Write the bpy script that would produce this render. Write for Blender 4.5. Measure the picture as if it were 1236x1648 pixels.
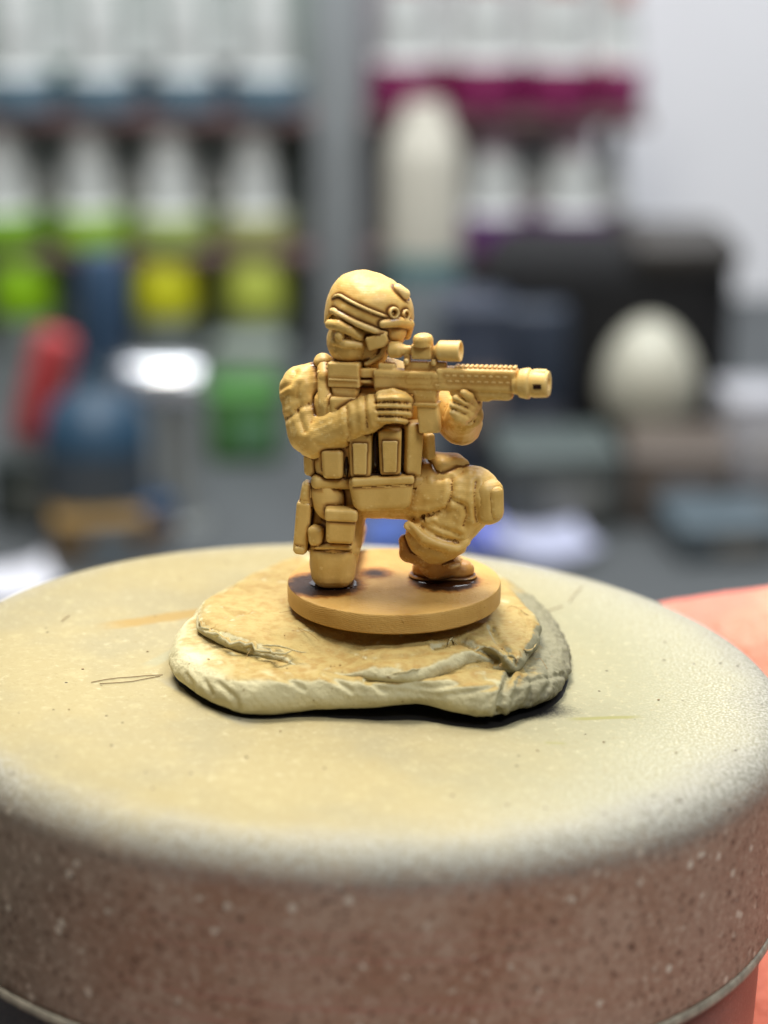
import bpy, bmesh, math, random
import numpy as np
from mathutils import Vector, Matrix, Quaternion, noise

for o in list(bpy.data.objects):
    bpy.data.objects.remove(o)
scene = bpy.context.scene
COL = scene.collection
random.seed(7)

# ---------------------------------------------------------------- camera
S = 0.0012                      # metres per model unit (the jar lid is 23 units in radius: 55 mm across)
W, H, F = 1236.0, 1648.0, 3500.0
CAM_LID = Vector((2.141, -108.66, 40.81))         # camera in the tilted lid's own frame
PITCH, YAW, ROLL = 0.288, -0.009, 0.045


def cam_axes(p, y, r):
    fwd = Vector((math.sin(y) * math.cos(p), math.cos(y) * math.cos(p), -math.sin(p)))
    right = Vector((math.cos(y), -math.sin(y), 0))
    up = right.cross(fwd)
    return (right * math.cos(r) + up * math.sin(r), up * math.cos(r) - right * math.sin(r), fwd)


RL, UL, FL = cam_axes(PITCH, YAW, ROLL)
RW, UW, FW = cam_axes(PITCH, 0, 0)
ML = (Matrix((RW, UW, FW)).transposed() @ Matrix((RL, UL, FL)))   # lid frame -> world (the lid is held slightly tilted)
ML4 = ML.to_4x4()
CAM = ML @ CAM_LID

cam_data = bpy.data.cameras.new('camera')
cam = bpy.data.objects.new('camera', cam_data)
COL.objects.link(cam)
cam.location = CAM * S
cam.rotation_euler = (math.pi / 2 - PITCH, 0, 0)
cam_data.sensor_fit = 'VERTICAL'
cam_data.sensor_height = 36.0
cam_data.sensor_width = 27.0
cam_data.lens = F / H * 36.0
cam_data.clip_start = 0.005
cam_data.clip_end = 20.0
cam_data.dof.use_dof = True
cam_data.dof.focus_distance = 112.5 * S
APERTURE = 2.65 * S * 1000        # mm
cam_data.dof.aperture_fstop = cam_data.lens / APERTURE
scene.camera = cam

# ---------------------------------------------------------------- light: room lamps and an added front fill, no daylight in view
world = bpy.data.worlds.new('World')
scene.world = world
world.use_nodes = True
world.node_tree.nodes['Background'].inputs[0].default_value = (1.0, 0.97, 0.93, 1)
world.node_tree.nodes['Background'].inputs[1].default_value = 0.10


def area(name, loc, target, sx, sy, power, color):
    d = bpy.data.lights.new(name, 'AREA')
    d.shape = 'RECTANGLE'
    d.size, d.size_y = sx * S, sy * S
    d.energy = power
    d.color = color
    o = bpy.data.objects.new(name, d)
    COL.objects.link(o)
    o.location = Vector(loc) * S
    o.rotation_euler = (Vector(target) - Vector(loc)).to_track_quat('-Z', 'Y').to_euler()
    return o


area('ceiling_lamp', (-60, 85, 400), (0, 0, 0), 190, 90, 3.9, (1.0, 0.95, 0.86))
area('back_ceiling_lamp', (60, 420, 620), (60, 600, -60), 700, 260, 11.0, (0.93, 0.97, 1.0))
area('front_fill', (150, -190, 330), (0, 0, 0), 150, 90, 1.5, (0.92, 0.96, 1.0))  # unseen fill light added to brighten the figure and lid from the front

scene.view_settings.view_transform = 'Standard'
scene.view_settings.look = 'None'
scene.view_settings.gamma = 1
scene.view_settings.exposure = 0.0
scene.render.engine = 'CYCLES'
scene.cycles.use_denoising = True
scene.cycles.max_bounces = 6


# ---------------------------------------------------------------- pixel -> place helpers
def ray(px, py):
    return FW + RW * ((px - W / 2) / F) - UW * ((py - H / 2) / F)


BASE_LID = Vector((1.853, 1.283, 4.5))
BC = ML @ BASE_LID                 # centre of the figure base's upper face, world units
BASE_R, BASE_T = 5.67, 1.08
PPU = F / (BC - CAM).dot(FW)       # pixels per unit at the figure


def P(px, py, d=0.0):
    """pixel -> point on the upright plane d units behind the base centre, relative to the base's upper face"""
    v = ray(px, py)
    t = (BC.y + d - CAM.y) / v.y
    return CAM + v * t - BC


def G(px, py, z=0.0):
    """pixel -> point on the base's upper face (relative)"""
    v = ray(px, py)
    t = (BC.z + z - CAM.z) / v.z
    return CAM + v * t - BC


def U(px):
    return px / PPU


MLI = ML.inverted()


def L(px, py, z):
    """pixel -> lid frame, at height z over the lid's top"""
    v = MLI @ ray(px, py)
    t = (z - CAM_LID.z) / v.z
    return CAM_LID + v * t


DESK_Z = -112.0


def D(px, py):
    v = ray(px, py)
    return CAM + v * ((DESK_Z - CAM.z) / v.z)


def Q(px, py, y):
    v = ray(px, py)
    return CAM + v * ((y - CAM.y) / v.y)


# ---------------------------------------------------------------- materials
class NT:
    def __init__(self, name):
        self.m = bpy.data.materials.new(name)
        self.m.use_nodes = True
        self.t = self.m.node_tree
        self.b = self.t.nodes['Principled BSDF']
        tc = self.t.nodes.new('ShaderNodeTexCoord')
        vm = self.t.nodes.new('ShaderNodeVectorMath')
        vm.operation = 'SCALE'
        vm.inputs['Scale'].default_value = 1.0 / S
        self.t.links.new(tc.outputs['Object'], vm.inputs[0])
        self.co = vm.outputs[0]           # object coordinates in model units

    def n(self, typ, **kw):
        x = self.t.nodes.new(typ)
        for k, v in kw.items():
            setattr(x, k, v)
        return x

    def link(self, a, b):
        self.t.links.new(a, b)

    def put(self, sock, v):
        if hasattr(v, 'links') or isinstance(v, bpy.types.NodeSocket):
            self.link(v, sock)
        else:
            sock.default_value = v

    def noise(self, scale, detail=3, rough=.55, vec=None, dist=0):
        x = self.n('ShaderNodeTexNoise')
        x.inputs['Scale'].default_value = scale
        x.inputs['Detail'].default_value = detail
        x.inputs['Roughness'].default_value = rough
        x.inputs['Distortion'].default_value = dist
        self.link(vec if vec is not None else self.co, x.inputs['Vector'])
        return x.outputs[0]

    def vor(self, scale, vec=None, feature='F1', out=0):
        x = self.n('ShaderNodeTexVoronoi', feature=feature)
        x.inputs['Scale'].default_value = scale
        self.link(vec if vec is not None else self.co, x.inputs['Vector'])
        return x.outputs[out]

    def math(self, op, a, b=0.0, c=0.0, clamp=False):
        x = self.n('ShaderNodeMath', operation=op, use_clamp=clamp)
        self.put(x.inputs[0], a)
        self.put(x.inputs[1], b)
        self.put(x.inputs[2], c)
        return x.outputs[0]

    def ramp(self, v, a, b, lo=0.0, hi=1.0):
        x = self.n('ShaderNodeMapRange', interpolation_type='SMOOTHSTEP')
        self.put(x.inputs[0], v)
        for i, q in enumerate((a, b, lo, hi)):
            x.inputs[i + 1].default_value = q
        return x.outputs[0]

    def mix(self, f, a, b):
        x = self.n('ShaderNodeMix', data_type='RGBA')
        self.put(x.inputs[0], f)
        for s, v in ((x.inputs[6], a), (x.inputs[7], b)):
            if isinstance(v, tuple):
                s.default_value = v if len(v) == 4 else v + (1,)
            else:
                self.link(v, s)
        return x.outputs[2]

    def sep(self, vec=None):
        x = self.n('ShaderNodeSeparateXYZ')
        self.link(vec if vec is not None else self.co, x.inputs[0])
        return x.outputs

    def bump(self, h, dist, strength=1.0, chain=None):
        x = self.n('ShaderNodeBump')
        x.inputs['Strength'].default_value = strength
        x.inputs['Distance'].default_value = dist * S
        self.link(h, x.inputs['Height'])
        if chain is not None:
            self.link(chain, x.inputs['Normal'])
        return x.outputs[0]

    def done(self, color=None, rough=None, normal=None, metal=None, spec=None):
        if color is not None:
            self.put(self.b.inputs['Base Color'], color if not isinstance(color, tuple) else color + (1,) if len(color) == 3 else color)
        if rough is not None:
            self.put(self.b.inputs['Roughness'], rough)
        if normal is not None:
            self.link(normal, self.b.inputs['Normal'])
        if metal is not None:
            self.put(self.b.inputs['Metallic'], metal)
        if spec is not None:
            self.b.inputs['Specular IOR Level'].default_value = spec
        return self.m


def lin(r, g, b):
    f = lambda c: ((c / 255 + .055) / 1.055) ** 2.4 if c > 10 else c / 255 / 12.92
    return (f(r), f(g), f(b))


MATS = {}


def figure_material(name, tan, wash_amt=1.0, rough=.46):
    """tan paint over a layered resin print, with brown ink that has run into the creases"""
    k = NT(name)
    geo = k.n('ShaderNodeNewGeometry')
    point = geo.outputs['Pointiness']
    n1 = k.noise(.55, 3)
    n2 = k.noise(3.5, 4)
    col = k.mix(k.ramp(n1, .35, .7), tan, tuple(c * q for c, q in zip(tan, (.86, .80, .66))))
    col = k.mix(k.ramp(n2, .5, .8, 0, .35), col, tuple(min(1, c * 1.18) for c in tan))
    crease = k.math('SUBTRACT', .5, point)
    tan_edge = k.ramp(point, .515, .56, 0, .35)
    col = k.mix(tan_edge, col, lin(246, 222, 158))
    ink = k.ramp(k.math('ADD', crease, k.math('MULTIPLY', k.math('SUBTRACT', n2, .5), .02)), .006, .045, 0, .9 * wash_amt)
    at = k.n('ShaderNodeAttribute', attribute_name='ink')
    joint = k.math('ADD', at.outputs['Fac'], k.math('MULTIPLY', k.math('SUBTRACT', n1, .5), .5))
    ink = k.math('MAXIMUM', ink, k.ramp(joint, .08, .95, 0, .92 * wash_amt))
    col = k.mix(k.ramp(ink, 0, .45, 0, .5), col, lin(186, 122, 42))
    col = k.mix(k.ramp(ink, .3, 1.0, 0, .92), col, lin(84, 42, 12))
    z = k.sep()[2]
    layer = k.math('SINE', k.math('MULTIPLY', z, 2 * math.pi / .105))
    bm_ = k.bump(layer, .010, .12)
    bm_ = k.bump(k.noise(9, 3), .03, .35, bm_)
    r = k.ramp(ink, 0, .8, rough, .26)
    m = k.done(col, r, bm_, None, .4)
    MATS[name] = m
    return m


TAN = lin(228, 190, 112)
TANL = lin(234, 196, 118)
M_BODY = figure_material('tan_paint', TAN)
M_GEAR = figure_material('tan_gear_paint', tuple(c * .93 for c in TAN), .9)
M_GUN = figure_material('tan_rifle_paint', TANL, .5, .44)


def base_material():
    k = NT('tan_base_paint')
    x, y, z = k.sep()
    n1 = k.noise(.35, 3)
    n2 = k.noise(2.2, 4)
    col = k.mix(k.ramp(n1, .35, .7), lin(196, 156, 88), lin(180, 138, 72))
    # ink that has pooled and dried round the knee and the boot, with soft ragged edges; the last spot is shade painted between the legs
    for (px, py, r0, r1) in ((520, 941, 1.5, 2.7), (716, 935, 1.35, 2.3), (604, 922, 0, 1.5)):
        c = G(px, py)
        dx = k.math('SUBTRACT', x, c.x)
        dy = k.math('SUBTRACT', y, c.y)
        d = k.math('SQRT', k.math('ADD', k.math('MULTIPLY', dx, dx), k.math('MULTIPLY', dy, dy)))
        d = k.math('ADD', d, k.math('MULTIPLY', k.math('SUBTRACT', n2, .5), .8))
        f = k.ramp(d, r0, r1, .97, 0)
        top = k.ramp(z, -.06, -.02, 0, 1)
        col = k.mix(k.math('MULTIPLY', k.ramp(f, 0, .5, 0, .8), top), col, lin(150, 92, 30))
        col = k.mix(k.math('MULTIPLY', k.ramp(f, .3, .95, 0, .97), top), col, lin(40, 18, 6))
    layer = k.math('SINE', k.math('ADD', k.math('MULTIPLY', z, 60), k.math('MULTIPLY', k.math('ABSOLUTE', k.math('SINE', k.math('MULTIPLY', x, 1.1))), 14)))
    nb = k.bump(layer, .012, .4)
    nb = k.bump(k.noise(6, 4), .07, .6, nb)
    nb = k.bump(k.ramp(k.vor(1.3), .16, .05), .06, .5, nb)
    return k.done(col, .5, nb, None, .2)


M_BASE = base_material()


def simple(name, rgb, rough=.5, metal=0.0, var=.12, scale=.2, bump=0.0, spec=None):
    k = NT(name)
    c = lin(*rgb)
    n = k.noise(scale, 4)
    col = k.mix(k.ramp(n, .3, .7), c, tuple(q * (1 - var) for q in c))
    nb = k.bump(k.noise(scale * 6, 4), bump, .6) if bump else None
    m = k.done(col, rough, nb, metal, spec)
    return m


M_INK = simple('wet_brown_ink', (46, 22, 8), .08, 0, .3, 2)


def lid_material():
    k = NT('oversprayed_plastic')
    x, y, z = k.sep()
    r = k.math('SQRT', k.math('ADD', k.math('MULTIPLY', x, x), k.math('MULTIPLY', y, y)))
    soft = k.noise(.16, 3)
    fine = k.noise(7.5, 3, .7)
    grain = k.noise(5.5, 5, .8)
    cream = k.mix(k.ramp(k.noise(.09, 3), .38, .62), lin(158, 145, 106), lin(150, 140, 108))
    pale = lin(146, 144, 118)
    cream = k.mix(k.ramp(k.noise(.8, 5, .7), .5, .75, 0, .5), cream, lin(178, 167, 127))
    cream = k.mix(k.ramp(k.noise(.3, 4, .6), .55, .7, 0, .35), cream, lin(157, 142, 102))
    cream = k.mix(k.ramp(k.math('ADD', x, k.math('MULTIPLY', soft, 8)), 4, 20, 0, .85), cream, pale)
    cream = k.mix(k.ramp(k.noise(2.2, 5, .8), .52, .66, 0, .4), cream, lin(182, 172, 138))
    cream = k.mix(k.ramp(k.noise(2.7, 5, .8), .46, .34, 0, .4), cream, lin(134, 118, 80))
    # dusty grey overspray towards the shoulder of the lid
    rr = k.math('ADD', r, k.math('MULTIPLY', k.math('SUBTRACT', soft, .5), 3.2))
    rr = k.math('ADD', rr, k.math('MULTIPLY', x, .035))
    rr = k.math('ADD', rr, k.math('MULTIPLY', k.math('SUBTRACT', grain, .5), 5.0))
    grey = k.mix(k.ramp(grain, .38, .62), lin(104, 101, 92), lin(176, 174, 164))
    speck = k.ramp(k.math('ADD', r, k.math('MULTIPLY', x, .25)), 17, 26, 0, .8)
    cream = k.mix(k.math('MULTIPLY', speck, k.ramp(fine, .46, .62)), cream, lin(206, 203, 190))
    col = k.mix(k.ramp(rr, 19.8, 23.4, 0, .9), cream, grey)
    # the side: brown-grey plastic dusted with fine droplets
    zz = k.math('ADD', z, k.math('MULTIPLY', k.math('SUBTRACT', grain, .5), 2.6))
    zz = k.math('ADD', zz, k.math('MULTIPLY', k.math('SUBTRACT', soft, .5), .8))
    brown = k.mix(k.ramp(k.noise(.22, 4), .35, .65), lin(178, 138, 112), lin(196, 164, 140))
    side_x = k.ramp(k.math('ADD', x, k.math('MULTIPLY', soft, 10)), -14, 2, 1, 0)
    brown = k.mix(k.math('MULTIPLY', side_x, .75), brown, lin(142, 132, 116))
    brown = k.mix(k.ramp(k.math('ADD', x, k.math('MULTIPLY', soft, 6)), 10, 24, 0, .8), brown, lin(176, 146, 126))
    streak = k.n('ShaderNodeTexNoise', noise_dimensions='1D')
    streak.inputs['Scale'].default_value = 2.6
    streak.inputs['Detail'].default_value = 3
    k.link(k.math('ADD', z, k.math('MULTIPLY', soft, .5)), streak.inputs['W'])
    front = k.math('MULTIPLY', k.ramp(streak.outputs[0], .52, .62), k.ramp(k.math('ABSOLUTE', k.math('SUBTRACT', x, 1)), 4, 14, 1, 0))
    brown = k.mix(k.math('MULTIPLY', front, .35), brown, lin(196, 126, 112))
    lower = k.ramp(z, -10.9, -8.2, .5, 0)
    brown = k.mix(k.math('MULTIPLY', lower, k.ramp(fine, .4, .6)), brown, lin(168, 158, 140))
    brown = k.mix(k.ramp(fine, .58, .70, 0, .5), brown, lin(214, 194, 172))
    brown = k.mix(k.ramp(fine, .34, .22, 0, .5), brown, lin(70, 46, 36))
    coarse = k.noise(2.4, 4, .7)
    brown = k.mix(k.ramp(coarse, .53, .64, 0, .6), brown, lin(214, 192, 170))
    brown = k.mix(k.ramp(coarse, .44, .34, 0, .7), brown, lin(78, 50, 38))
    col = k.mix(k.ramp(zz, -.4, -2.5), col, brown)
    col = k.mix(k.ramp(k.noise(1.1, 5, .7), .58, .76, 0, .22), col, k.mix(k.ramp(z, -1, -.2), lin(150, 128, 110), lin(226, 218, 186)))
    # single droplets and flecks
    cw = k.n('ShaderNodeVectorMath', operation='ADD')
    k.link(k.co, cw.inputs[0])
    cw.inputs[1].default_value = (7.3, 1.7, 9.1)
    v3 = k.vor(1.0, cw.outputs[0])
    col = k.mix(k.math('MULTIPLY', k.ramp(v3, .24, .18), k.math('MULTIPLY', k.ramp(k.noise(.7, 2), .50, .60, 0, .9), k.ramp(z, -.6, -2))), col, lin(236, 222, 200))
    v1 = k.vor(.85)
    n_a = k.noise(.5, 2)
    col = k.mix(k.math('MULTIPLY', k.ramp(v1, .10, .05), k.ramp(n_a, .5, .56)), col, lin(58, 38, 28))
    cv = k.n('ShaderNodeVectorMath', operation='ADD')
    k.link(k.co, cv.inputs[0])
    cv.inputs[1].default_value = (31.3, 11.7, 5.1)
    v2 = k.vor(1.7, cv.outputs[0])
    col = k.mix(k.math('MULTIPLY', k.math('MULTIPLY', k.ramp(v2, .14, .06), k.ramp(z, -.2, -1)), k.ramp(n_a, .46, .40)), col, lin(206, 190, 165))
    # thin streaks of tan and olive that ran off the brush
    def smear(col, a, b, w, rgb, amt):
        a, b = L(*a, 0), L(*b, 0)
        d = (b - a).normalized()
        ln = (b - a).length
        u = k.math('ADD', k.math('MULTIPLY', k.math('SUBTRACT', x, a.x), d.x), k.math('MULTIPLY', k.math('SUBTRACT', y, a.y), d.y))
        v = k.math('SUBTRACT', k.math('MULTIPLY', k.math('SUBTRACT', x, a.x), d.y), k.math('MULTIPLY', k.math('SUBTRACT', y, a.y), d.x))
        v = k.math('ADD', v, k.math('MULTIPLY', k.math('SUBTRACT', k.noise(.6, 3), .5), w * .8))
        f = k.math('MULTIPLY', k.ramp(k.math('ABSOLUTE', v), w * .45, w, 1, 0), k.math('MULTIPLY', k.ramp(u, 0, ln * .25), k.ramp(u, ln * .75, ln, 1, 0)))
        return k.mix(k.math('MULTIPLY', f, k.math('MULTIPLY', amt, k.ramp(z, -.4, -.1))), col, lin(*rgb))
    col = smear(col, (140, 1012), (420, 972), .85, (156, 128, 72), .8)
    col = smear(col, (905, 1158), (1040, 1153), .28, (138, 134, 82), .8)
    col = smear(col, (872, 1195), (915, 1197), .22, (142, 138, 92), .7)
    col = smear(col, (230, 1075), (300, 1040), .5, (150, 146, 118), .7)
    col = smear(col, (255, 1085), (420, 1175), .7, (150, 148, 134), .6)
    # black plastic the spray missed beside the putty, with the putty's shadow painted in
    gl = L(760, 1150, 0)
    ux = k.math('DIVIDE', k.math('SUBTRACT', x, gl.x - .4), 5.6)
    uy = k.math('DIVIDE', k.math('SUBTRACT', y, gl.y + 1.2), 2.0)
    dd = k.math('SQRT', k.math('ADD', k.math('MULTIPLY', ux, ux), k.math('MULTIPLY', uy, uy)))
    dd = k.math('ADD', dd, k.math('MULTIPLY', k.math('SUBTRACT', grain, .5), .5))
    bare = k.math('MULTIPLY', k.ramp(dd, .72, 1.12, 1, 0), k.ramp(z, -.4, -.1))
    col = k.mix(bare, col, lin(30, 28, 30))
    h = k.math('ADD', k.math('MULTIPLY', grain, .6), k.math('MULTIPLY', fine, .5))
    edge = k.ramp(r, 14, 21.5, .12, 1)
    nb = k.n('ShaderNodeBump')
    nb.inputs['Distance'].default_value = .10 * S
    k.link(edge, nb.inputs['Strength'])
    k.link(h, nb.inputs['Height'])
    rough = k.ramp(zz, -1.0, -3.4, .72, .5)
    return k.done(col, rough, nb.outputs[0], None, .15)


M_LID = lid_material()


def can_material():
    k = NT('dusty_can_paint')
    x, y, z = k.sep()
    soft = k.noise(.15, 3)
    col = k.mix(k.ramp(k.math('ADD', x, k.math('MULTIPLY', soft, 8)), -12, 12), lin(86, 84, 86), lin(124, 94, 86))
    fine = k.noise(5, 3, .7)
    col = k.mix(k.ramp(fine, .56, .72, 0, .6), col, lin(170, 158, 146))
    col = k.mix(k.ramp(fine, .40, .28, 0, .6), col, lin(52, 44, 42))
    return k.done(col, .35, k.bump(fine, .05, .4), .15)


M_CAN = can_material()


def putty_material():
    k = NT('kneaded_putty')
    x, y, z = k.sep()
    geo = k.n('ShaderNodeNewGeometry')
    nz = k.sep(geo.outputs['Normal'])[2]
    n1 = k.noise(.35, 4)
    n2 = k.noise(1.4, 5, .65)
    fine = k.noise(6, 4, .7)
    base = k.mix(k.ramp(n1, .35, .65), lin(208, 199, 158), lin(192, 183, 144))
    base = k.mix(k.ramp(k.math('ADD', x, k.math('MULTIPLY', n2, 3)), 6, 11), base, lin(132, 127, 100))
    # tan paint sprayed from above lies on the upper faces, in patches
    f = k.math('MULTIPLY', k.ramp(k.math('ADD', z, k.math('MULTIPLY', n1, 1.2)), 2.2, 2.6), k.ramp(k.math('ADD', nz, k.math('MULTIPLY', n2, .4)), .85, 1.05))
    tan = k.mix(k.ramp(n2, .4, .68), lin(172, 150, 92), lin(158, 128, 70))
    tan = k.mix(k.ramp(k.noise(.7, 3), .60, .72), tan, lin(186, 178, 136))
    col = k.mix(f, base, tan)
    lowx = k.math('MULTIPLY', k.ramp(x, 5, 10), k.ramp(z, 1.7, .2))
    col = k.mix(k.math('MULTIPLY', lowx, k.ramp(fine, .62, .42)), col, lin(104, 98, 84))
    col = k.mix(k.ramp(k.noise(2.6, 2), .70, .76, 0, .7), col, lin(120, 88, 44))
    lines = k.n('ShaderNodeTexWave', wave_type='BANDS', bands_direction='DIAGONAL')
    lines.inputs['Scale'].default_value = 1.1
    lines.inputs['Distortion'].default_value = 5.5
    lines.inputs['Detail'].default_value = 3
    k.link(k.co, lines.inputs['Vector'])
    nb = k.bump(lines.outputs[1], .10, .10)
    nb = k.bump(n2, .16, .4, nb)
    nb = k.bump(fine, .10, .6, nb)
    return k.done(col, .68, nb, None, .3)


M_PUTTY = putty_material()


# ---------------------------------------------------------------- mesh helpers (model units, scaled to metres on linking)
def link(name, me, mat, parent=None, smooth=True, sharp=None):
    me.transform(Matrix.Scale(S, 4))
    if smooth:
        me.shade_smooth()
        if sharp:
            me.set_sharp_from_angle(angle=math.radians(sharp))
    me.materials.clear()
    me.materials.append(mat)
    o = bpy.data.objects.new(name, me)
    COL.objects.link(o)
    if parent is not None:
        o.parent = parent
    return o


def bm_obj(name, bm, mat, parent=None, smooth=True, sharp=40):
    me = bpy.data.meshes.new(name)
    bmesh.ops.recalc_face_normals(bm, faces=bm.faces[:])
    bm.to_mesh(me)
    bm.free()
    return link(name, me, mat, parent, smooth, sharp)


def empty(name, loc, label, cat, group=None, rot=None):
    o = bpy.data.objects.new(name, None)
    o.empty_display_size = .005
    COL.objects.link(o)
    M = Matrix.Translation(Vector(loc) * S)
    if rot is not None:
        M = M @ rot
    o.matrix_world = M
    tag(o, label, cat, group)
    return o


def tag(o, label=None, cat=None, group=None, kind=None):
    if label:
        o['label'] = label
    if cat:
        o['category'] = cat
    if group:
        o['group'] = group
    if kind:
        o['kind'] = kind
    return o


def basis(a, b):
    d = (b - a)
    d = d.normalized() if d.length > 1e-9 else Vector((0, 0, 1))
    h = Vector((0, 0, 1)) if abs(d.z) < .9 else Vector((1, 0, 0))
    s = d.cross(h).normalized()
    return s, d.cross(s).normalized(), d


def rings_to_bm(bm, rings, cap0=True, cap1=True, close=False):
    vs = [[bm.verts.new(p) for p in r] for r in rings]
    n = len(vs[0])
    pairs = list(zip(vs[:-1], vs[1:]))
    if close:
        pairs.append((vs[-1], vs[0]))
    for r0, r1 in pairs:
        for i in range(n):
            j = (i + 1) % n
            bm.faces.new((r0[i], r0[j], r1[j], r1[i]))
    if not close:
        if cap0:
            bm.faces.new(vs[0][::-1])
        if cap1:
            bm.faces.new(vs[-1])
    return vs


def cap(bm, a, b, ra, rb, n=20, k=6, flat=None):
    """tapered capsule; flat=(axis, factor) squashes its section along an axis"""
    a, b = Vector(a), Vector(b)
    s, t, d = basis(a, b)
    rings = []
    for i in range(1, k + 1):
        an = math.pi / 2 * i / k
        rings.append((a - d * ra * math.cos(an), ra * math.sin(an)))
    for i in range(0, k):
        an = math.pi / 2 * i / k
        rings.append((b + d * rb * math.sin(an), rb * math.cos(an)))
    out = []
    for c, r in rings:
        ring = []
        for j in range(n):
            q = 2 * math.pi * j / n
            off = s * math.cos(q) * r + t * math.sin(q) * r
            if flat:
                ax, fac = flat
                off -= ax * off.dot(ax) * (1 - fac)
            ring.append(c + off)
        out.append(ring)
    rings_to_bm(bm, out)


def chain(bm, pts, rad, **kw):
    for i in range(len(pts) - 1):
        cap(bm, pts[i], pts[i + 1], rad[i], rad[i + 1], **kw)


def tube(bm, pts, rads, n=12, caps=True):
    """swept tube along points"""
    rings = []
    for i, p in enumerate(pts):
        a = pts[max(i - 1, 0)]
        b = pts[min(i + 1, len(pts) - 1)]
        s, t, d = basis(Vector(a), Vector(b))
        r = rads[i] if hasattr(rads, '__len__') else rads
        rings.append([Vector(p) + s * math.cos(2 * math.pi * j / n) * r + t * math.sin(2 * math.pi * j / n) * r for j in range(n)])
    rings_to_bm(bm, rings, caps, caps)


def ell(bm, c, r, M=None, u=24, v=16):
    c = Vector(c)
    M = M or Matrix.Identity(3)
    rings = []
    for i in range(1, v):
        ph = math.pi * i / v
        rings.append([c + M @ Vector((r[0] * math.sin(ph) * math.cos(2 * math.pi * j / u), r[1] * math.sin(ph) * math.sin(2 * math.pi * j / u), r[2] * math.cos(ph))) for j in range(u)])
    rings_to_bm(bm, rings)


def rbox(bm, c, size, M=None, bev=.1, seg=3, taper=(1, 1), shear=0.0):
    """rounded box, taper scales the lower end in x and y"""
    b2 = bmesh.new()
    bmesh.ops.create_cube(b2, size=1)
    for v in b2.verts:
        f = 1.0 if v.co.z > 0 else taper[0]
        g = 1.0 if v.co.z > 0 else taper[1]
        v.co = Vector((v.co.x * size[0] * f + shear * v.co.z * size[2], v.co.y * size[1] * g, v.co.z * size[2]))
    if bev > 0:
        bmesh.ops.bevel(b2, geom=b2.edges[:] + b2.verts[:], offset=bev, segments=seg, profile=.5, affect='EDGES', clamp_overlap=True)
    M = M or Matrix.Identity(3)
    mp = {}
    for v in b2.verts:
        mp[v] = bm.verts.new(Vector(c) + M @ v.co)
    for f in b2.faces:
        try:
            bm.faces.new([mp[v] for v in f.verts])
        except ValueError:
            pass
    b2.free()


def lathe(bm, prof, n=48, c=(0, 0, 0), M=None, caps=(True, True)):
    c = Vector(c)
    M = M or Matrix.Identity(3)
    rings = [[c + M @ Vector((r * math.cos(2 * math.pi * j / n), r * math.sin(2 * math.pi * j / n), z)) for j in range(n)] for r, z in prof]
    rings_to_bm(bm, rings, *caps)


def fuse(bm, voxel, smooth=4, disp=None, smf=.5):
    """merge overlapping shapes into one continuous skin"""
    bmesh.ops.recalc_face_normals(bm, faces=bm.faces[:])
    me = bpy.data.meshes.new('tmp')
    bm.to_mesh(me)
    bm.free()
    o = bpy.data.objects.new('tmp', me)
    COL.objects.link(o)
    m = o.modifiers.new('r', 'REMESH')
    m.mode = 'VOXEL'
    m.voxel_size = voxel
    if smooth:
        q = o.modifiers.new('s', 'SMOOTH')
        q.iterations = smooth
        q.factor = smf
    bpy.context.view_layer.update()
    dg = bpy.context.evaluated_depsgraph_get()
    out = bpy.data.meshes.new_from_object(o.evaluated_get(dg))
    bpy.data.objects.remove(o)
    bpy.data.meshes.remove(me)
    if disp:
        n = len(out.vertices)
        nor = np.empty(n * 3, np.float32)
        out.vertices.foreach_get('normal', nor)
        nor = nor.reshape(-1, 3)
        for i, v in enumerate(out.vertices):
            h = disp(v.co)
            if h:
                v.co = v.co + Vector(nor[i].tolist()) * h
    return out


def soften(me, it):
    bm = bmesh.new()
    bm.from_mesh(me)
    for i in range(it):
        bmesh.ops.smooth_vert(bm, verts=bm.verts, factor=.5, use_axis_x=True, use_axis_y=True, use_axis_z=True)
    bm.to_mesh(me)
    bm.free()


def carve(me, creases, shift, axes, amt=.75, lim=.17):
    """press creases, cracks and finger gaps into the near side of a modelled skin"""
    n = len(me.vertices)
    nor = np.empty(n * 3, np.float32); me.vertices.foreach_get('normal', nor); nor = nor.reshape(-1, 3)
    co = np.empty(n * 3, np.float32); me.vertices.foreach_get('co', co); co = co.reshape(-1, 3).astype(float)
    R_, U_, F_ = (np.array(v) for v in axes)
    d = co + np.array(shift)
    zc = d @ F_
    px = W / 2 + F * (d @ R_) / zc
    py = H / 2 - F * (d @ U_) / zc
    facing = np.clip((-(nor @ F_) - .02) / .3, 0, 1)
    h = np.zeros(n)
    for pts, sig, dep in creases:
        sig *= 1.35
        best = np.full(n, 1e9)
        for (a, b) in zip(pts[:-1], pts[1:]):
            dx, dy = b[0] - a[0], b[1] - a[1]
            t = np.clip(((px - a[0]) * dx + (py - a[1]) * dy) / (dx * dx + dy * dy), 0, 1)
            best = np.minimum(best, np.hypot(px - a[0] - dx * t, py - a[1] - dy * t))
        h -= dep * np.exp(-(best / sig) ** 2) - .35 * dep * np.exp(-((best - 2.6 * sig) / (1.2 * sig)) ** 2)
    h = np.clip(h * amt, -lim, lim * .5)
    co += nor * (h * facing)[:, None]
    me.vertices.foreach_set('co', co.astype(np.float32).ravel())
    me.update()


def rotm(ax, deg):
    return Matrix.Rotation(math.radians(deg), 3, ax)


# ================================================================ SETTING: desk and wall
def plane(name, x0, x1, y0, y1, z, mat):
    bm = bmesh.new()
    vs = [bm.verts.new(p) for p in ((x0, y0, z), (x1, y0, z), (x1, y1, z), (x0, y1, z))]
    bm.faces.new(vs)
    return bm_obj(name, bm, mat, smooth=False)


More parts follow.
